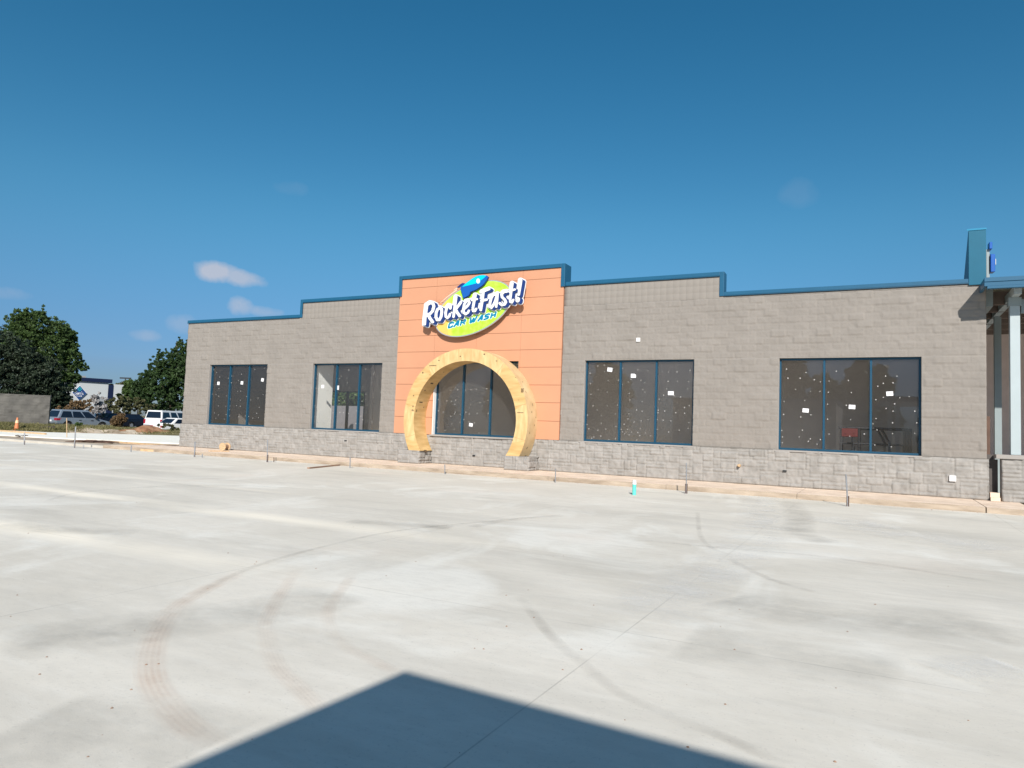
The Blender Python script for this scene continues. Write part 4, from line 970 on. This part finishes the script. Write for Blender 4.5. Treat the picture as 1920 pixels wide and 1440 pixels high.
# dry grass on the verge
def grass(n_tufts):
    V = []; F = []; b = 0; rs = np.random.RandomState(5)
    for _ in range(n_tufts):
        px = rs.uniform(-40, 350); q0 = rs.uniform(.4, 10.5)
        if px < 92 and q0 > 5: q0 = rs.uniform(.4, 4.5)
        if px > 165 and q0 < 4.5 and rs.rand() < .9: continue
        dist = slab_edge(px)+q0; p = at(px, dist)
        z0 = max(vz(p.x, p.y), -.2); hh = rs.uniform(.16, .42)*(1.0 if q0 > 1.5 else .6)
        if px > 210: hh *= .6
        for q in range(6):
            a = rs.uniform(0, 6.28); ox, oy = rs.normal(0, .13, 2); w = rs.uniform(.012, .028); lx, ly = rs.normal(0, .12, 2); h = hh*rs.uniform(.6, 1.1)
            x, y = p.x+ox, p.y+oy; c_, s_ = math.cos(a)*w, math.sin(a)*w
            V += [(x-c_, y-s_, z0-.02), (x+c_, y+s_, z0-.02), (x+lx*.5+c_*.7, y+ly*.5+s_*.7, z0+h*.6), (x+lx, y+ly, z0+h)]
            F += [(b, b+1, b+2, b+3)]; b += 4
    tag(mk('dry_grass', V, np.array(F), M_['grass']), 'dry straw-coloured grass on the verge before the parked cars', 'grass', kind='stuff')
grass(12000)

# ---------------------------------------------------------------- vegetation
def foliage(blobs, per, leaf, seed, zsq=.8):
    """clusters of small leaf faces filling a set of ellipsoids (cx,cy,cz,rx,ry,rz,weight)"""
    rs = np.random.RandomState(seed); out = []
    W = np.array([b[6] for b in blobs]); W = W/W.sum()
    for b, w in zip(blobs, W):
        nc = max(3, int(per[0]*w)); d = rs.normal(size=(nc, 3)); d /= np.linalg.norm(d, axis=1)[:, None]
        r = rs.uniform(.3, 1.0, nc)**.45*np.where(rs.rand(nc) < .24, rs.uniform(1.0, 1.38, nc), .95); cen = np.array(b[:3])+d*r[:, None]*np.array(b[3:6])
        cr = rs.uniform(.35, .8, nc)*min(b[3:6])*(.42 if per[0] < 900 else .25)
        k_ = per[1]; q = rs.normal(size=(nc, k_, 3)); q /= np.linalg.norm(q, axis=2)[..., None]; q *= rs.uniform(.3, 1.15, (nc, k_, 1))
        pts = cen[:, None, :]+q*cr[:, None, None]*np.array([1, 1, zsq]); out.append(pts.reshape(-1, 3))
    P = np.concatenate(out); n_ = len(P)
    u = rs.normal(size=(n_, 3)); u /= np.linalg.norm(u, axis=1)[:, None]; v = rs.normal(size=(n_, 3)); v -= (v*u).sum(1)[:, None]*u; v /= np.linalg.norm(v, axis=1)[:, None]
    s = leaf*rs.uniform(.55, 1.3, n_)[:, None]
    V = np.stack([P-u*s, P-v*s*.55, P+u*s, P+v*s*.55], 1).reshape(-1, 3); F = np.arange(4*n_).reshape(-1, 4); return V, F
def tree(name, base, blobs, m, lab, cat='tree', trunk_r=.25, per=(110, 110), leaf=.16, seed=1, grp=None, limbs=7, h0=None, twigs=False):
    t = empty(name, base, 0, lab, cat, grp); rs = random.Random(seed)
    B = [(b[0], b[1], b[2], b[3], b[4], b[5], b[6]) for b in blobs]
    V, F = foliage(B, per, leaf, seed); mk('crown', V, F, m, t)
    mb = MB(); top = max(b[2] for b in B)
    if trunk_r:
        pts = [Vector((0, 0, -.1)), Vector((rs.uniform(-.1, .1), rs.uniform(-.1, .1), top*.35)), Vector((rs.uniform(-.3, .3), rs.uniform(-.3, .3), top*.7)), Vector((0, 0, top))]
        mb.tube(pts, trunk_r, 8, r2=trunk_r*.25)
        for i in range(limbs):
            b = rs.choice(B); z = rs.uniform(.2, .6)*top; e = Vector((b[0]+rs.uniform(-.5, .5)*b[3], b[1]+rs.uniform(-.5, .5)*b[4], b[2]+rs.uniform(-.2, .6)*b[5]))
            mb.tube([Vector((0, 0, z)), Vector((0, 0, z)).lerp(e, .5)+Vector((0, 0, .2)), e], trunk_r*.4, 6, r2=.02)
        mb.build('trunk', M_['bark'], t, world=False)
    return t
def W(px, dist, y):            # height above the lot of an image row at a distance in a column
    d = ray(px, y); h = math.hypot(d.x, d.y); return CAM.z+d.z/h*dist
def blobs_px(base, dist, L):
    """(px, py, radius px across, radius px high, weight) -> ellipsoids round the tree's own base"""
    out = []
    for (px, py, rw, rh, w) in L:
        sc_ = dist/FPX*.86; sl_ = dist/FPX*.75; c_ = at(px, dist, W(px, dist, py)); out.append((c_.x-base.x, c_.y-base.y, c_.z-base.z, rw*sl_, rw*sl_, rh*sc_, w))
    return out
tb = at(85, 97, ZP)
tree('broadleaf_tree', tb, blobs_px(tb, 97, [(25,602,20,22,1.0),(58,606,28,26,1.4),(95,622,26,22,1.4),(120,632,16,18,.8),(40,640,36,30,2.2),(90,655,36,30,2.4),(128,676,20,24,1.3),(150,688,10,8,.3),(70,690,50,30,3),(115,712,26,22,1.4),(124,650,14,14,.7),(20,640,30,40,2),(136,708,12,10,.4)]),
     M_['leafB'], 'tall broad green tree behind the grey block fence at the left edge', trunk_r=.35, per=(2500, 34), leaf=.125, seed=11)
tb = at(30, 86, ZP)
tree('cedar_tree', tb, blobs_px(tb, 86, [(0,660,34,40,1.6),(35,680,40,38,2.0),(20,720,60,34,2.6),(70,716,40,34,2.2),(95,738,32,26,1.6),(110,756,24,18,1.0),(60,760,52,22,1.6),(-25,700,40,60,2),(112,772,22,14,.6),(84,692,26,24,1.0)]),
     M_['leafC'], 'dark feathery cedar filling the space above the grey block fence', trunk_r=.3, per=(2100, 34), leaf=.12, seed=12)
tb = at(322, 92, ZP)
tree('broadleaf_tree', tb, blobs_px(tb, 92, [(328,656,12,20,.7),(330,690,26,26,1.5),(300,676,18,18,.9),(285,692,16,18,.8),(272,712,20,20,1.1),(300,715,34,30,2.2),(340,705,30,30,2),(262,735,20,18,1.0),(300,750,44,24,2.2),(345,750,36,24,1.6),(360,690,24,40,1.4),(292,664,7,10,.2),(255,722,12,12,.4),(340,664,14,24,1.0),(352,650,14,20,.8),(318,672,14,20,.8),(330,642,5,9,.2),(280,730,24,18,1.0)]),
     M_['leafA'], 'rounded dark green tree beside the left corner of the grey building', trunk_r=.35, per=(2100, 34), leaf=.125, seed=13)
tb = at(243, 108, ZP)
tree('broadleaf_tree', tb, blobs_px(tb, 108, [(245,728,16,16,1),(238,742,18,14,1),(256,740,14,16,.8)]), M_['leafB'], 'lighter green tree just left of the rounded dark tree', trunk_r=.2, per=(110, 100), leaf=.2, seed=14)
tb = at(214, 190, ZP)
tree('broadleaf_tree', tb, blobs_px(tb, 190, [(214,733,16,14,1),(230,730,14,16,1),(224,745,20,12,1)]), M_['leafOlive'], 'far hazy olive tree behind the pale low block of the club building', trunk_r=.25, per=(120, 90), leaf=.4, seed=15)
for (px, dist, L, mk_, lab, sd_, nm) in (
    (140, 73.5, [(140,765,22,10,1),(155,760,16,10,1),(124,768,18,9,1),(165,766,10,7,.4)], 'leafBrown', 'rust-brown shrub behind the roof of the silver SUV', 21, 'shrub'),
    (183, 82, [(183,752,13,13,1),(176,745,9,9,.6),(190,762,12,10,.8),(182,772,12,8,.6)], 'twig', 'pale grey bare-twigged shrub in front of the club wall', 22, 'bare_shrub'),
    (215, 86, [(212,758,18,13,1.2),(230,756,20,12,1.2),(222,768,26,10,1)], 'leafOlive', 'olive-brown hedge shrub behind the dark hatchback', 23, 'shrub'),
    (258, 88, [(250,757,20,12,1.2),(275,760,22,11,1.2),(262,769,30,9,1)], 'leafOlive', 'greenish hedge shrub left of the white SUV roof', 24, 'shrub'),
    (222, 69, [(222,790,13,11,1),(228,783,9,8,.6),(216,797,10,7,.5)], 'leafBrown', 'small brown bush between the silver SUV and the dark hatchback', 25, 'shrub'),
    (148, 62, [(150,798,8,4,1)], 'leafB', 'low green weed in the dry grass before the silver SUV', 26, 'weed'),
    (318, 62, [(316,799,12,5,1),(305,797,9,5,.7),(330,806,10,5,.7)], 'leafOlive', 'low weeds in front of the white sedan', 27, 'weed')):
    tb = at(px, dist, ZP if dist > 63 else .05)
    tree(nm, tb, blobs_px(tb, dist, L), M_[mk_], lab, 'shrub', trunk_r=.0 if nm == 'weed' else .05, per=(60, 60) if nm != 'weed' else (14, 30), leaf=.13 if mk_ != 'twig' else .11, seed=sd_, limbs=6)
# tree behind the building, seen through the rear window
for i, (x, y) in enumerate(((-22, 22), (-27, 27), (-17.5, 20))):
    tb = Vector((x, y, ZP)); tree('broadleaf_tree', tb, [(0,0,3.4,3.6,3.2,2.2,2.5),(1.8,0,4.4,2.6,2.4,2.0,1.6),(-1.9,.4,4.2,2.6,2.4,2.0,1.6),(0,0,5.4,2.2,2.2,1.4,1)], M_['leafB'],
        ('green tree seen through the rear window, centre of the view', 'green tree seen through the rear window, left part of the view', 'green tree seen through the rear window, right part of the view')[i], per=(330, 70), leaf=.17, seed=40+i, trunk_r=.2)
w_ = MB().box(-29, -14.5, 15.0, 15.2, ZP, onY(650, 761, 15).z).build('garden_wall', M_['darkcmu']); tag(w_, 'plain grey wall seen through the building\'s rear window', 'wall')

# grey block fence at the far left (relief of big blocks)
a, b = at(-120, 66.5, ZP), at(93.5, 64, ZP); L_ = (b-a).length; ang = math.atan2((b-a).y, (b-a).x)
fe = empty('block_fence', a, ang, 'grey rough block enclosure wall at the left edge behind the dry grass', 'fence')
Af = ashlar(L_, 2.7, 77, .2032)
nxs = lines(0, L_, .0508); nzs = lines(0, 2.6, .0508)
def d_f(X, Z): return np.clip(d_ashlar(0, 0, Af, .2032)(X, Z)*.6+(vnoise(X, Z, .3, 51)-.4)*.10, 0, .09)
relief([(0, L_, 0.0, 2.58)], d_f, -.1, nxs, nzs, 'block_face', M_['cmu'], None).parent = fe
MB().box(0, L_, -.095, .1, 0, 2.58).build('core', M_['cmu'], fe, world=False)
MB().box(-.02, L_+.02, -.14, .12, 2.58, 2.66).build('cap', M_['cmu'], fe, world=False)

# ---------------------------------------------------------------- club building, kiosk, light pole
def flat_box(o_, nm, m, u0, u1, v0, v1, z0, z1, parent): return MB().box(u0, u1, v0, v1, z0, z1).build(nm, m, parent, world=False)
D = 165; pa, pb = at(60, 168, ZP), at(199.5, 171, ZP); ang = math.atan2((pb-pa).y, (pb-pa).x); Lc = (pb-pa).length
club = empty('warehouse_club', pa, ang, 'pale warehouse club with a navy roof band beyond the parked cars', 'building')
H1 = W(175, 170, 716)-ZP
flat_box(None, 'wall', M_['clubwall'], 0, Lc, 0, 30, 0, H1, club); flat_box(None, 'roof_band', M_['clubnavy'], -.3, Lc+.6, -.4, 30, H1+.002, H1+.75, club)
flat_box(None, 'grey_patch', M_['clubdark'], Lc-2.2, Lc-.25, -.25, -.002, 0, H1-3.0, club); flat_box(None, 'side_pilaster', M_['clubnavy'], Lc+.001, Lc+.9, -.3, 29, 0, H1-.4, club)
flat_box(None, 'low_block', M_['clubwall'], Lc+.95, Lc+3.0, -.2, 25, 0, W(210, 172, 720.5)-ZP, club)
MB().box(Lc*.66, Lc*.66+1.2, 4, 5, H1+.76, H1+1.3).build('roof_unit', M_['clubdark'], club, world=False)
# diamond sign
dc = onY(149, 736.5, 0); Rv = (club.matrix_world if False else Matrix.Translation(pa) @ Matrix.Rotation(ang, 4, 'Z'))
inv = Rv.inverted()
def club_pt(px, py):            # image point on the club's front plane, in its own coordinates
    d = inv.to_3x3() @ ray(px, py); o_ = inv @ CAM; t = (-.30-o_.y)/d.y; return o_+d*t
cs = club_pt(149, 736.5); hw = abs(club_pt(162.2, 737).x-club_pt(135.8, 736.3).x)/2; hh = abs(club_pt(149, 723).z-club_pt(149, 750).z)/2
dsn = empty('diamond_sign', pa, ang, 'navy diamond club sign with a green inner diamond on the pale wall', 'sign')
def dia(u, v, s): return [(u-hw*s, v), (u, v-hh*s), (u+hw*s, v), (u, v+hh*s)]
MB().prism(dia(cs.x, cs.z, 1.08), 'y', -.22, -.10).build('diamond_border', M_['signwhite'], dsn, world=False)
MB().prism(dia(cs.x, cs.z, 1.0), 'y', -.30, -.22).build('diamond_face', mat('club_navy', (.01, .05, .17), .5), dsn, world=False)
MB().prism(dia(cs.x, cs.z+hh*.52, .34), 'y', -.325, -.301).build('inner_diamond', mat('club_green', (.03, .30, .36), .5), dsn, world=False)
MB().prism(dia(cs.x, cs.z+hh*.52, .19), 'y', -.335, -.326).build('inner_core', mat('club_green_dark', (.0, .14, .22), .5), dsn, world=False)
def club_text(strokes, u0, v0, w, h, r, nm):
    mb = MB()
    for P in strokes:
        for i in range(len(P)-1):
            a_, b_ = P[i], P[i+1]; A_ = Vector((u0+a_[0]*w, -.34, v0+a_[1]*h)); B_ = Vector((u0+b_[0]*w, -.34, v0+b_[1]*h)); mb.tube([A_, B_], r, 5)
    mb.build(nm, M_['signwhite'], dsn, world=False)
lh = hh*.42; tw = hw*1.30; u0 = cs.x-tw*.53; v0 = cs.z-lh*.62
TXT = {'S': (0, .22, 1.15, [[(1,.8),(.6,1),(.1,.85),(.1,.6),(.9,.4),(.9,.1),(.4,0),(0,.2)]]), 'a': (.26, .14, .62, [[(.1,.9),(.8,1),(1,.6),(1,0)],[(1,.55),(.2,.5),(0,.15),(.5,0),(1,.2)]]),
       'm': (.44, .26, .62, [[(0,0),(0,1)],[(0,.8),(.3,1),(.5,.8),(.5,0)],[(.5,.8),(.8,1),(1,.8),(1,0)]]), "'": (.75, .03, 1.1, [[(.5,.75),(.5,1)]]),
       's': (.82, .14, .62, [[(1,.9),(.3,1),(0,.75),(1,.3),(.8,0),(0,.08)]])}
for ch, (u, w, h, st) in TXT.items(): club_text(st, u0+u*tw, v0, w*tw, h*lh, hw*.032, 'letter')
LT = {'C': [[(1,1),(0,1),(0,0),(1,0)]], 'L': [[(0,1),(0,0),(1,0)]], 'U': [[(0,1),(0,0),(1,0),(1,1)]], 'B': [[(0,0),(0,1),(.9,1),(.9,.5),(0,.5)],[(.9,.5),(1,0),(0,0)]]}
for i, ch in enumerate('CLUB'): club_text(LT[ch], cs.x-hw*.36+i*hw*.20, v0-lh*.62, hw*.10, lh*.34, hw*.024, 'letter')
# kiosk with a pale hip roof
kb = at(172, 115, ZP); kio = empty('kiosk', kb, .4, 'small kiosk with a pale hip roof beyond the silver SUV', 'kiosk')
zt = W(172, 115, 758.5)-ZP; ze = W(172, 115, 763)-ZP
MB().add([(-1.35,-1.35,ze),(1.35,-1.35,ze),(1.35,1.35,ze),(-1.35,1.35,ze),(0,-.3,zt),(0,.3,zt)], [(0,1,4),(1,2,5,4),(2,3,5),(3,0,4,5),(0,3,2,1)]).build('roof', M_['clubwall'], kio, world=False)
MB().box(-1.1, 1.1, -1.1, 1.1, 0, ze-.05).build('body', M_['clubdark'], kio, world=False)
lp = at(230.5, 150, ZP); lo = empty('light_pole', lp, .5, 'distant thin parking lot light pole left of the dark tree', 'light pole')
zt = W(230.5, 150, 710)-ZP
MB().tube([(0, 0, 0), (0, 0, zt)], .13, 8, r2=.09).build('pole', M_['dark'], lo, world=False)
MB().box(-1.0, 1.0, -.12, .12, zt, zt+.25).build('lamp_head', M_['dark'], lo, world=False)

# ---------------------------------------------------------------- vehicles
def make_car(loc, heading, body, lab, cat, name, L=4.6, Wd=1.82, H=1.68, kind='suv', plate_=True, light='side', group=None):
    """local +x is forward; origin on the ground under the middle"""
    o = empty(name, loc, heading, lab, cat, group); h = L/2; G = .26; wr = .36 if kind != 'sedan' else .32
    fx, rx = h-.88, -h+.92
    belt = {'suv': .60, 'sedan': .66, 'bigsuv': .575, 'pickup': .57}[kind]*H
    def arch_(cx):
        return [(cx+(wr+.07)*math.cos(R_(a)), wr+(wr+.07)*math.sin(R_(a))) for a in range(-15, 196, 21)]
    hood = belt-.05
    if kind == 'suv': top = [(-h+.02, .55), (-h+.0, .80), (-h+.10, belt), (h-1.25, belt+.0), (h-.25, hood-.18), (h-.03, .66), (h, .45), (h-.06, G)]
    elif kind == 'bigsuv': top = [(-h, .55), (-h+.02, .9), (-h+.06, belt), (h-1.5, belt), (h-.15, hood-.06), (h, .8), (h, .4), (h-.06, G)]
    elif kind == 'pickup': top = [(-h, .55), (-h, belt+.02), (h-1.5, belt), (h-.15, hood-.05), (h, .8), (h, .4), (h-.06, G)]
    else: top = [(-h+.02, .5), (-h, .78), (-h+.08, belt+.02), (h-1.3, belt-.04), (h-.2, hood-.2), (h, .5), (h-.05, G)]
    prof = [(-h+.05, G)]+top+arch_(fx)[::1]+arch_(rx)
    # front arch goes right-to-left, so the outline stays simple
    prof = [(-h+.05, G)]+top+[(fx+wr+.09, G)]+arch_(fx)+[(fx-wr-.09, G), (rx+wr+.09, G)]+arch_(rx)+[(rx-wr-.09, G)]
    bm = bmesh.new(); loops_ = []
    ws = [(-Wd/2, .97), (-Wd/2+.06, 1.0), (Wd/2-.06, 1.0), (Wd/2, .97)]
    zmid = .62
    for y, s_ in [(-Wd/2, 0), (Wd/2, 0)]:
        vs = []
        for (x, z) in prof: vs.append(bm.verts.new((x, y*(1-.05*max(0, (z-.75))/.5), z)))
        loops_.append(vs)
    bm.faces.new(loops_[0]); bm.faces.new(loops_[1][::-1]); n_ = len(prof)
    for i in range(n_): bm.faces.new((loops_[0][i], loops_[1][i], loops_[1][(i+1) % n_], loops_[0][(i+1) % n_]))
    bmesh.ops.recalc_face_normals(bm, faces=bm.faces); me = bpy.data.meshes.new('body'); bm.to_mesh(me); bm.free(); me.materials.append(M_[body])
    bo = bpy.data.objects.new('body', me); C.objects.link(bo); bo.parent = o
    md = bo.modifiers.new('b', 'BEVEL'); md.width = .045; md.segments = 3; md.limit_method = 'ANGLE'; md.angle_limit = R_(35)
    # greenhouse
    gz0, gz1 = belt-.01, H
    if kind == 'suv': gb, gt = (-h+.10, h-1.20), (-h+.42, h-2.05)
    elif kind == 'bigsuv': gb, gt = (-h+.05, h-1.45), (-h+.20, h-2.15)
    elif kind == 'pickup': gb, gt = (-h+2.0, h-1.45), (-h+2.15, h-2.15)
    else: gb, gt = (-h+.70, h-1.20), (-h+1.35, h-2.0)
    yb, yt = Wd/2-.05, Wd/2-.22
    def gp(t, s_, y_in=0):      # point on the greenhouse side: t along (0 rear..1 front), s up
        x0 = gb[0]+(gt[0]-gb[0])*s_; x1 = gb[1]+(gt[1]-gb[1])*s_; return x0+(x1-x0)*t, (yb+(yt-yb)*s_)
    vs = [(gb[0], -yb, gz0), (gb[1], -yb, gz0), (gb[1], yb, gz0), (gb[0], yb, gz0), (gt[0], -yt, gz1), (gt[1], -yt, gz1), (gt[1], yt, gz1), (gt[0], yt, gz1)]
    MB().add(vs, [(0,3,2,1),(4,5,6,7),(0,1,5,4),(1,2,6,5),(2,3,7,6),(3,0,4,7)]).build('cabin', M_[body], o, world=False, bevel=.06)
    gh = gz1-gz0
    wins = {'suv': [(.06, .36), (.372, .668), (.68, .96)], 'bigsuv': [(.03, .33), (.37, .64), (.67, .95)], 'sedan': [(.10, .48), (.51, .92)], 'pickup': [(.05, .45), (.49, .93)]}[kind]
    for sgn in (-1, 1):
        for (a, b) in wins:
            P = []
            for (t, s_) in ((a, .08), (b, .08), (b-.02, .80), (a+.02, .80)):
                x, y = gp(t, s_); P.append((x, sgn*(y+.004), gz0+gh*s_))
            P2 = [(x, y-sgn*.012, z) for x, y, z in P]
            MB().add(P+P2, [(0,1,2,3),(4,7,6,5),(0,4,5,1),(1,5,6,2),(2,6,7,3),(3,7,4,0)]).build('window', M_['carglass'], o, world=False)
    for (xa, xb, nm) in ((gb[0], gt[0], 'rear_window'), (gb[1], gt[1], 'windscreen')):
        s_ = -1 if nm == 'rear_window' else 1; P = []
        for (yy, t) in ((-.88, .10), (.88, .10), (.86, .84), (-.86, .84)):
            P.append((xa+(xb-xa)*t+s_*.006, yy*(yb+(yt-yb)*t), gz0+gh*t))
        P2 = [(x-s_*.014, y, z) for x, y, z in P]
        MB().add(P+P2, [(0,1,2,3),(4,7,6,5),(0,4,5,1),(1,5,6,2),(2,6,7,3),(3,7,4,0)]).build(nm, M_['carglass'], o, world=False)
    for cx in (fx, rx):
        for sgn in (-1, 1):
            y = sgn*(Wd/2-.12)
            w0 = MB().tube([(cx, y-.11, wr), (cx, y+.11, wr)], wr, 20).build('wheel', M_['black'], o, world=False, bevel=.02)
            MB().tube([(cx, y+sgn*.105, wr), (cx, y+sgn*.118, wr)], wr*.62, 16).build('rim', M_['rim'], w0, world=False)
    for sgn in (-1, 1):
        y0, y1 = sgn*(Wd/2-.42), sgn*(Wd/2-.01); zz = belt-.10
        if kind == 'bigsuv' or kind == 'pickup': y0 = sgn*(Wd/2-.20); MB().box(-h-.012, -h+.1, min(y0, y1), max(y0, y1), belt-.48, belt-.06).build('tail_light', M_['taillight'], o, world=False, bevel=.01)
        elif kind == 'sedan': MB().box(-h-.015, -h+.1, min(y0, y1), max(y0, y1), .60, .76).build('tail_light', M_['taillight'], o, world=False, bevel=.01)
        else:
            MB().add([(-h+.0, y0, zz-.10), (-h+.0, y1, zz-.14), (-h+.03, y1, zz+.08), (-h+.05, y0, zz+.06), (-h+.55, sgn*(Wd/2-.02), zz+.02), (-h+.3, y0, zz)], [(0,1,2,3),(1,4,2),(0,5,1),(5,4,1),(3,2,4),(3,4,5),(0,3,5)]).build('tail_light', M_['taillight'], o, world=False)
            MB().box(-h-.004, -h+.3, min(y0, y1), max(y0, y1), zz-.13, zz+.07).build('tail_light_lens', M_['taillight'], o, world=False, bevel=.03)
        MB().box(h-1.55, h-1.42, sgn*(Wd/2-.02), sgn*(Wd/2+.16), belt-.02, belt+.13).build('mirror', M_['black' if kind != 'bigsuv' else body], o, world=False, bevel=.02)
        for hx in (-.55, .45): MB().box(hx, hx+.2, sgn*(Wd/2-.02), sgn*(Wd/2+.012), belt-.19, belt-.14).build('door_handle', M_['dark' if body != 'carwhite' else 'zinc'], o, world=False)
    if plate_: MB().box(-h-.02, -h+.01, -.17, .17, .70 if kind != 'sedan' else .52, .84 if kind != 'sedan' else .64).build('number_plate', M_['white'], o, world=False)
    MB().box(-h-.06, -h+.12, -Wd/2+.08, Wd/2-.08, .30, .55).build('bumper', M_[body if kind != 'bigsuv' else 'zinc'], o, world=False, bevel=.04)
    if kind == 'pickup': pass
    return o
NTH = R_(90)
make_car(at(150, 70, ZP-.03), NTH-.03, 'carsilver', 'silver compact SUV parked behind the dry grass, rear toward the lot', 'suv', 'parked_suv', 4.65, 1.84, 1.70, 'suv')
make_car(at(251, 86, ZP), NTH+.02, 'carblack', 'dark navy hatchback with red tail lamps left of the white SUV', 'hatchback', 'parked_hatchback', 4.4, 1.8, 1.50, 'suv')
make_car(at(322, 80, ZP+.0), NTH+.28, 'carwhite', 'large white SUV parked beside the building corner behind the weeds', 'suv', 'parked_suv', 5.5, 2.02, 1.96, 'bigsuv')
make_car(at(342, 67, ZP-.12), NTH-.02, 'carwhite', 'white sedan nearest the grey building, mostly hidden by its corner', 'car', 'parked_sedan', 4.7, 1.82, 1.42, 'sedan')
make_car(at(214, 84, ZP), NTH+.1, 'carblack', 'black car half hidden between the silver SUV and the brown bush', 'car', 'parked_sedan', 4.6, 1.8, 1.5, 'sedan')
make_car(at(97, 78, ZP), NTH, 'carblack', 'black car peeping out between the grey fence and the silver SUV', 'car', 'parked_sedan', 4.6, 1.8, 1.45, 'sedan')
make_car(at(166, 118, ZP), NTH-2.6, 'carwhite', 'far white pickup seen over the silver SUV bonnet', 'pickup', 'parked_pickup', 5.6, 2.0, 1.95, 'pickup')
for px, dist, dz, lab in ((186, 112, 0, 'far white car just right of the silver SUV bonnet, left of two'), (207, 120, 0, 'far white car behind the black car, right of the pair')):
    make_car(at(px, dist, ZP), NTH+1.2, 'carwhite', lab, 'car', 'parked_sedan', 4.6, 1.8, 1.45, 'sedan', group='white cars in the far car park')

# ---------------------------------------------------------------- scissor lift standing inside, behind the right-hand window
LY0, LY1 = 2.2, 3.1
def L3(x, y, Y=LY0): return onY(*zo['4']((x, y)), Y)
tl, tr = L3(822, 862), L3(1532, 880); zt = tl.z; x0_, x1_ = tl.x, tr.x; zm = L3(900, 1020).z
lift = empty('scissor_lift', ((x0_+x1_)/2, (LY0+LY1)/2, ZB+.05), 0, 'dark scissor lift with a red control box inside the rightmost window', 'lift')
zpf = zt-1.1
mb = MB()
for Y in (LY0, LY1):
    mb.tube([(x0_, Y, zt), (x1_-.06, Y, zt)], .036); mb.tube([(x0_, Y, zm), (x1_-.1, Y, zm)], .030); 
    for xx in (x0_+.04, L3(955, 900).x, L3(1015, 900).x, L3(1475, 900).x, L3(1500, 900).x, x1_): mb.tube([(xx, Y, zpf), (xx, Y, zt-.01)], .032)
    for (ax_, bx_) in ((1195, 1275), (1240, 1322)):
        p1, p2 = L3(ax_, 882), L3(bx_, 1015); mb.tube([(p1.x, Y, zt), (p2.x, Y, p2.z), (p2.x, Y, zpf)], .030)
mb.tube([(x0_, LY0, zt), (x0_, LY1, zt)], .036); mb.tube([(x1_, LY0, zt), (x1_, LY1, zt)], .036)
mb.build('guard_rail', M_['dark'], lift)
MB().box(x0_+.06, x0_+.50, LY0-.06, LY0+.18, zt-.27, zt-.02).build('control_box', M_['red'], lift, bevel=.015)
MB().box(x0_-.02, x1_+.02, LY0-.03, LY1+.03, zpf-.10, zpf).build('platform', M_['dark'], lift)
mb = MB()
for Y in (LY0+.12, LY1-.12):
    mb.tube([(x0_+.15, Y, .45), (x1_-.15, Y, zpf-.1)], .04); mb.tube([(x1_-.15, Y, .45), (x0_+.15, Y, zpf-.1)], .04)
mb.build('scissor_arm', M_['dark'], lift)
MB().box(x0_, x1_, LY0, LY1, .16, .45).build('chassis', M_['red'], lift, bevel=.02)
for xx in (x0_+.25, x1_-.25):
    for Y in (LY0+.06, LY1-.06): MB().tube([(xx, Y-.07, .20), (xx, Y+.07, .20)], .18, 16).build('wheel', M_['black'], lift)

# ---------------------------------------------------------------- what stands behind the camera (casts the shadow, shows in the glass)
H = 4.12; kx = math.sin(R_(SUN_AZ))/math.tan(R_(SUN_EL)); ky = math.cos(R_(SUN_AZ))/math.tan(R_(SUN_EL))
ap = onZ(760, 1258, ZP); cxr, cyr = ap.x+kx*H, ap.y-ky*H
cn = empty('vacuum_canopy', (cxr+3, cyr-3, ZP), 0, 'flat-roofed canopy behind the camera whose corner shadow lies on the lot', 'canopy')
cn.location = (cxr, cyr, ZP); cn.rotation_euler = (0, 0, R_(-3.7))
MB().box(0, 9, -6.5, 0, H-.30, H).build('roof', M_['blue'], cn, world=False)
for (ux, uy) in ((.6, -.7), (8.4, -.7), (.6, -5.8), (8.4, -5.8)): MB().box(ux-.1, ux+.1, uy-.1, uy+.1, 0, H-.3).build('post', M_['post'], cn, world=False)
sh_ = empty('equipment_building', (5, -34, ZP), 0, 'low flat building behind the camera reflected in the glass', 'building')
MB().box(-1.5, 9.5, -40, -30.2, ZP, 3.9).build('wall', M_['block_smooth'], sh_); MB().box(-1.6, 9.6, -40.1, -30.1, 3.9, 4.05).build('roof', M_['blue'], sh_)
for i, (x, y, s_) in enumerate(((3.4, -48, 1.12), (-1.0, -52, .9), (7.2, -50, .82), (10.6, -47, .95), (-14, -50, 1.0), (-22, -46, .8), (-28, -55, 1.1), (-35, -48, 1.0), (17.5, -56, .72), (-6, -60, .7), (26, -60, .9))):
    tree('broadleaf_tree', Vector((x, y, ZP)), [(0,0,4*s_,2.6*s_,2.6*s_,2.6*s_,2),(.6,0,6.5*s_,2*s_,2*s_,2*s_,1.4),(-1.4*s_,0,5.2*s_,1.5*s_,1.5*s_,1.6*s_,.8),(0,0,8*s_,1.2*s_,1.2*s_,1.2*s_,.6),(0,0,2*s_,2.4*s_,2.4*s_,1.6*s_,1)], M_['leafA'],
         'tree behind the camera, reflected in the window glass', per=(260, 60), leaf=.28, seed=60+i, trunk_r=.25, grp='trees behind the camera')
q = Vector((10.2, -46, ZP)); lo = empty('light_pole', q, 0, 'light pole behind the camera reflected in the rightmost window', 'light pole')
MB().tube([(0, 0, 0), (0, 0, 8.2)], .09, 8).build('pole', M_['dark'], lo, world=False); MB().box(0, 1.1, -.12, .12, 8.15, 8.28).build('lamp_head', M_['dark'], lo, world=False)
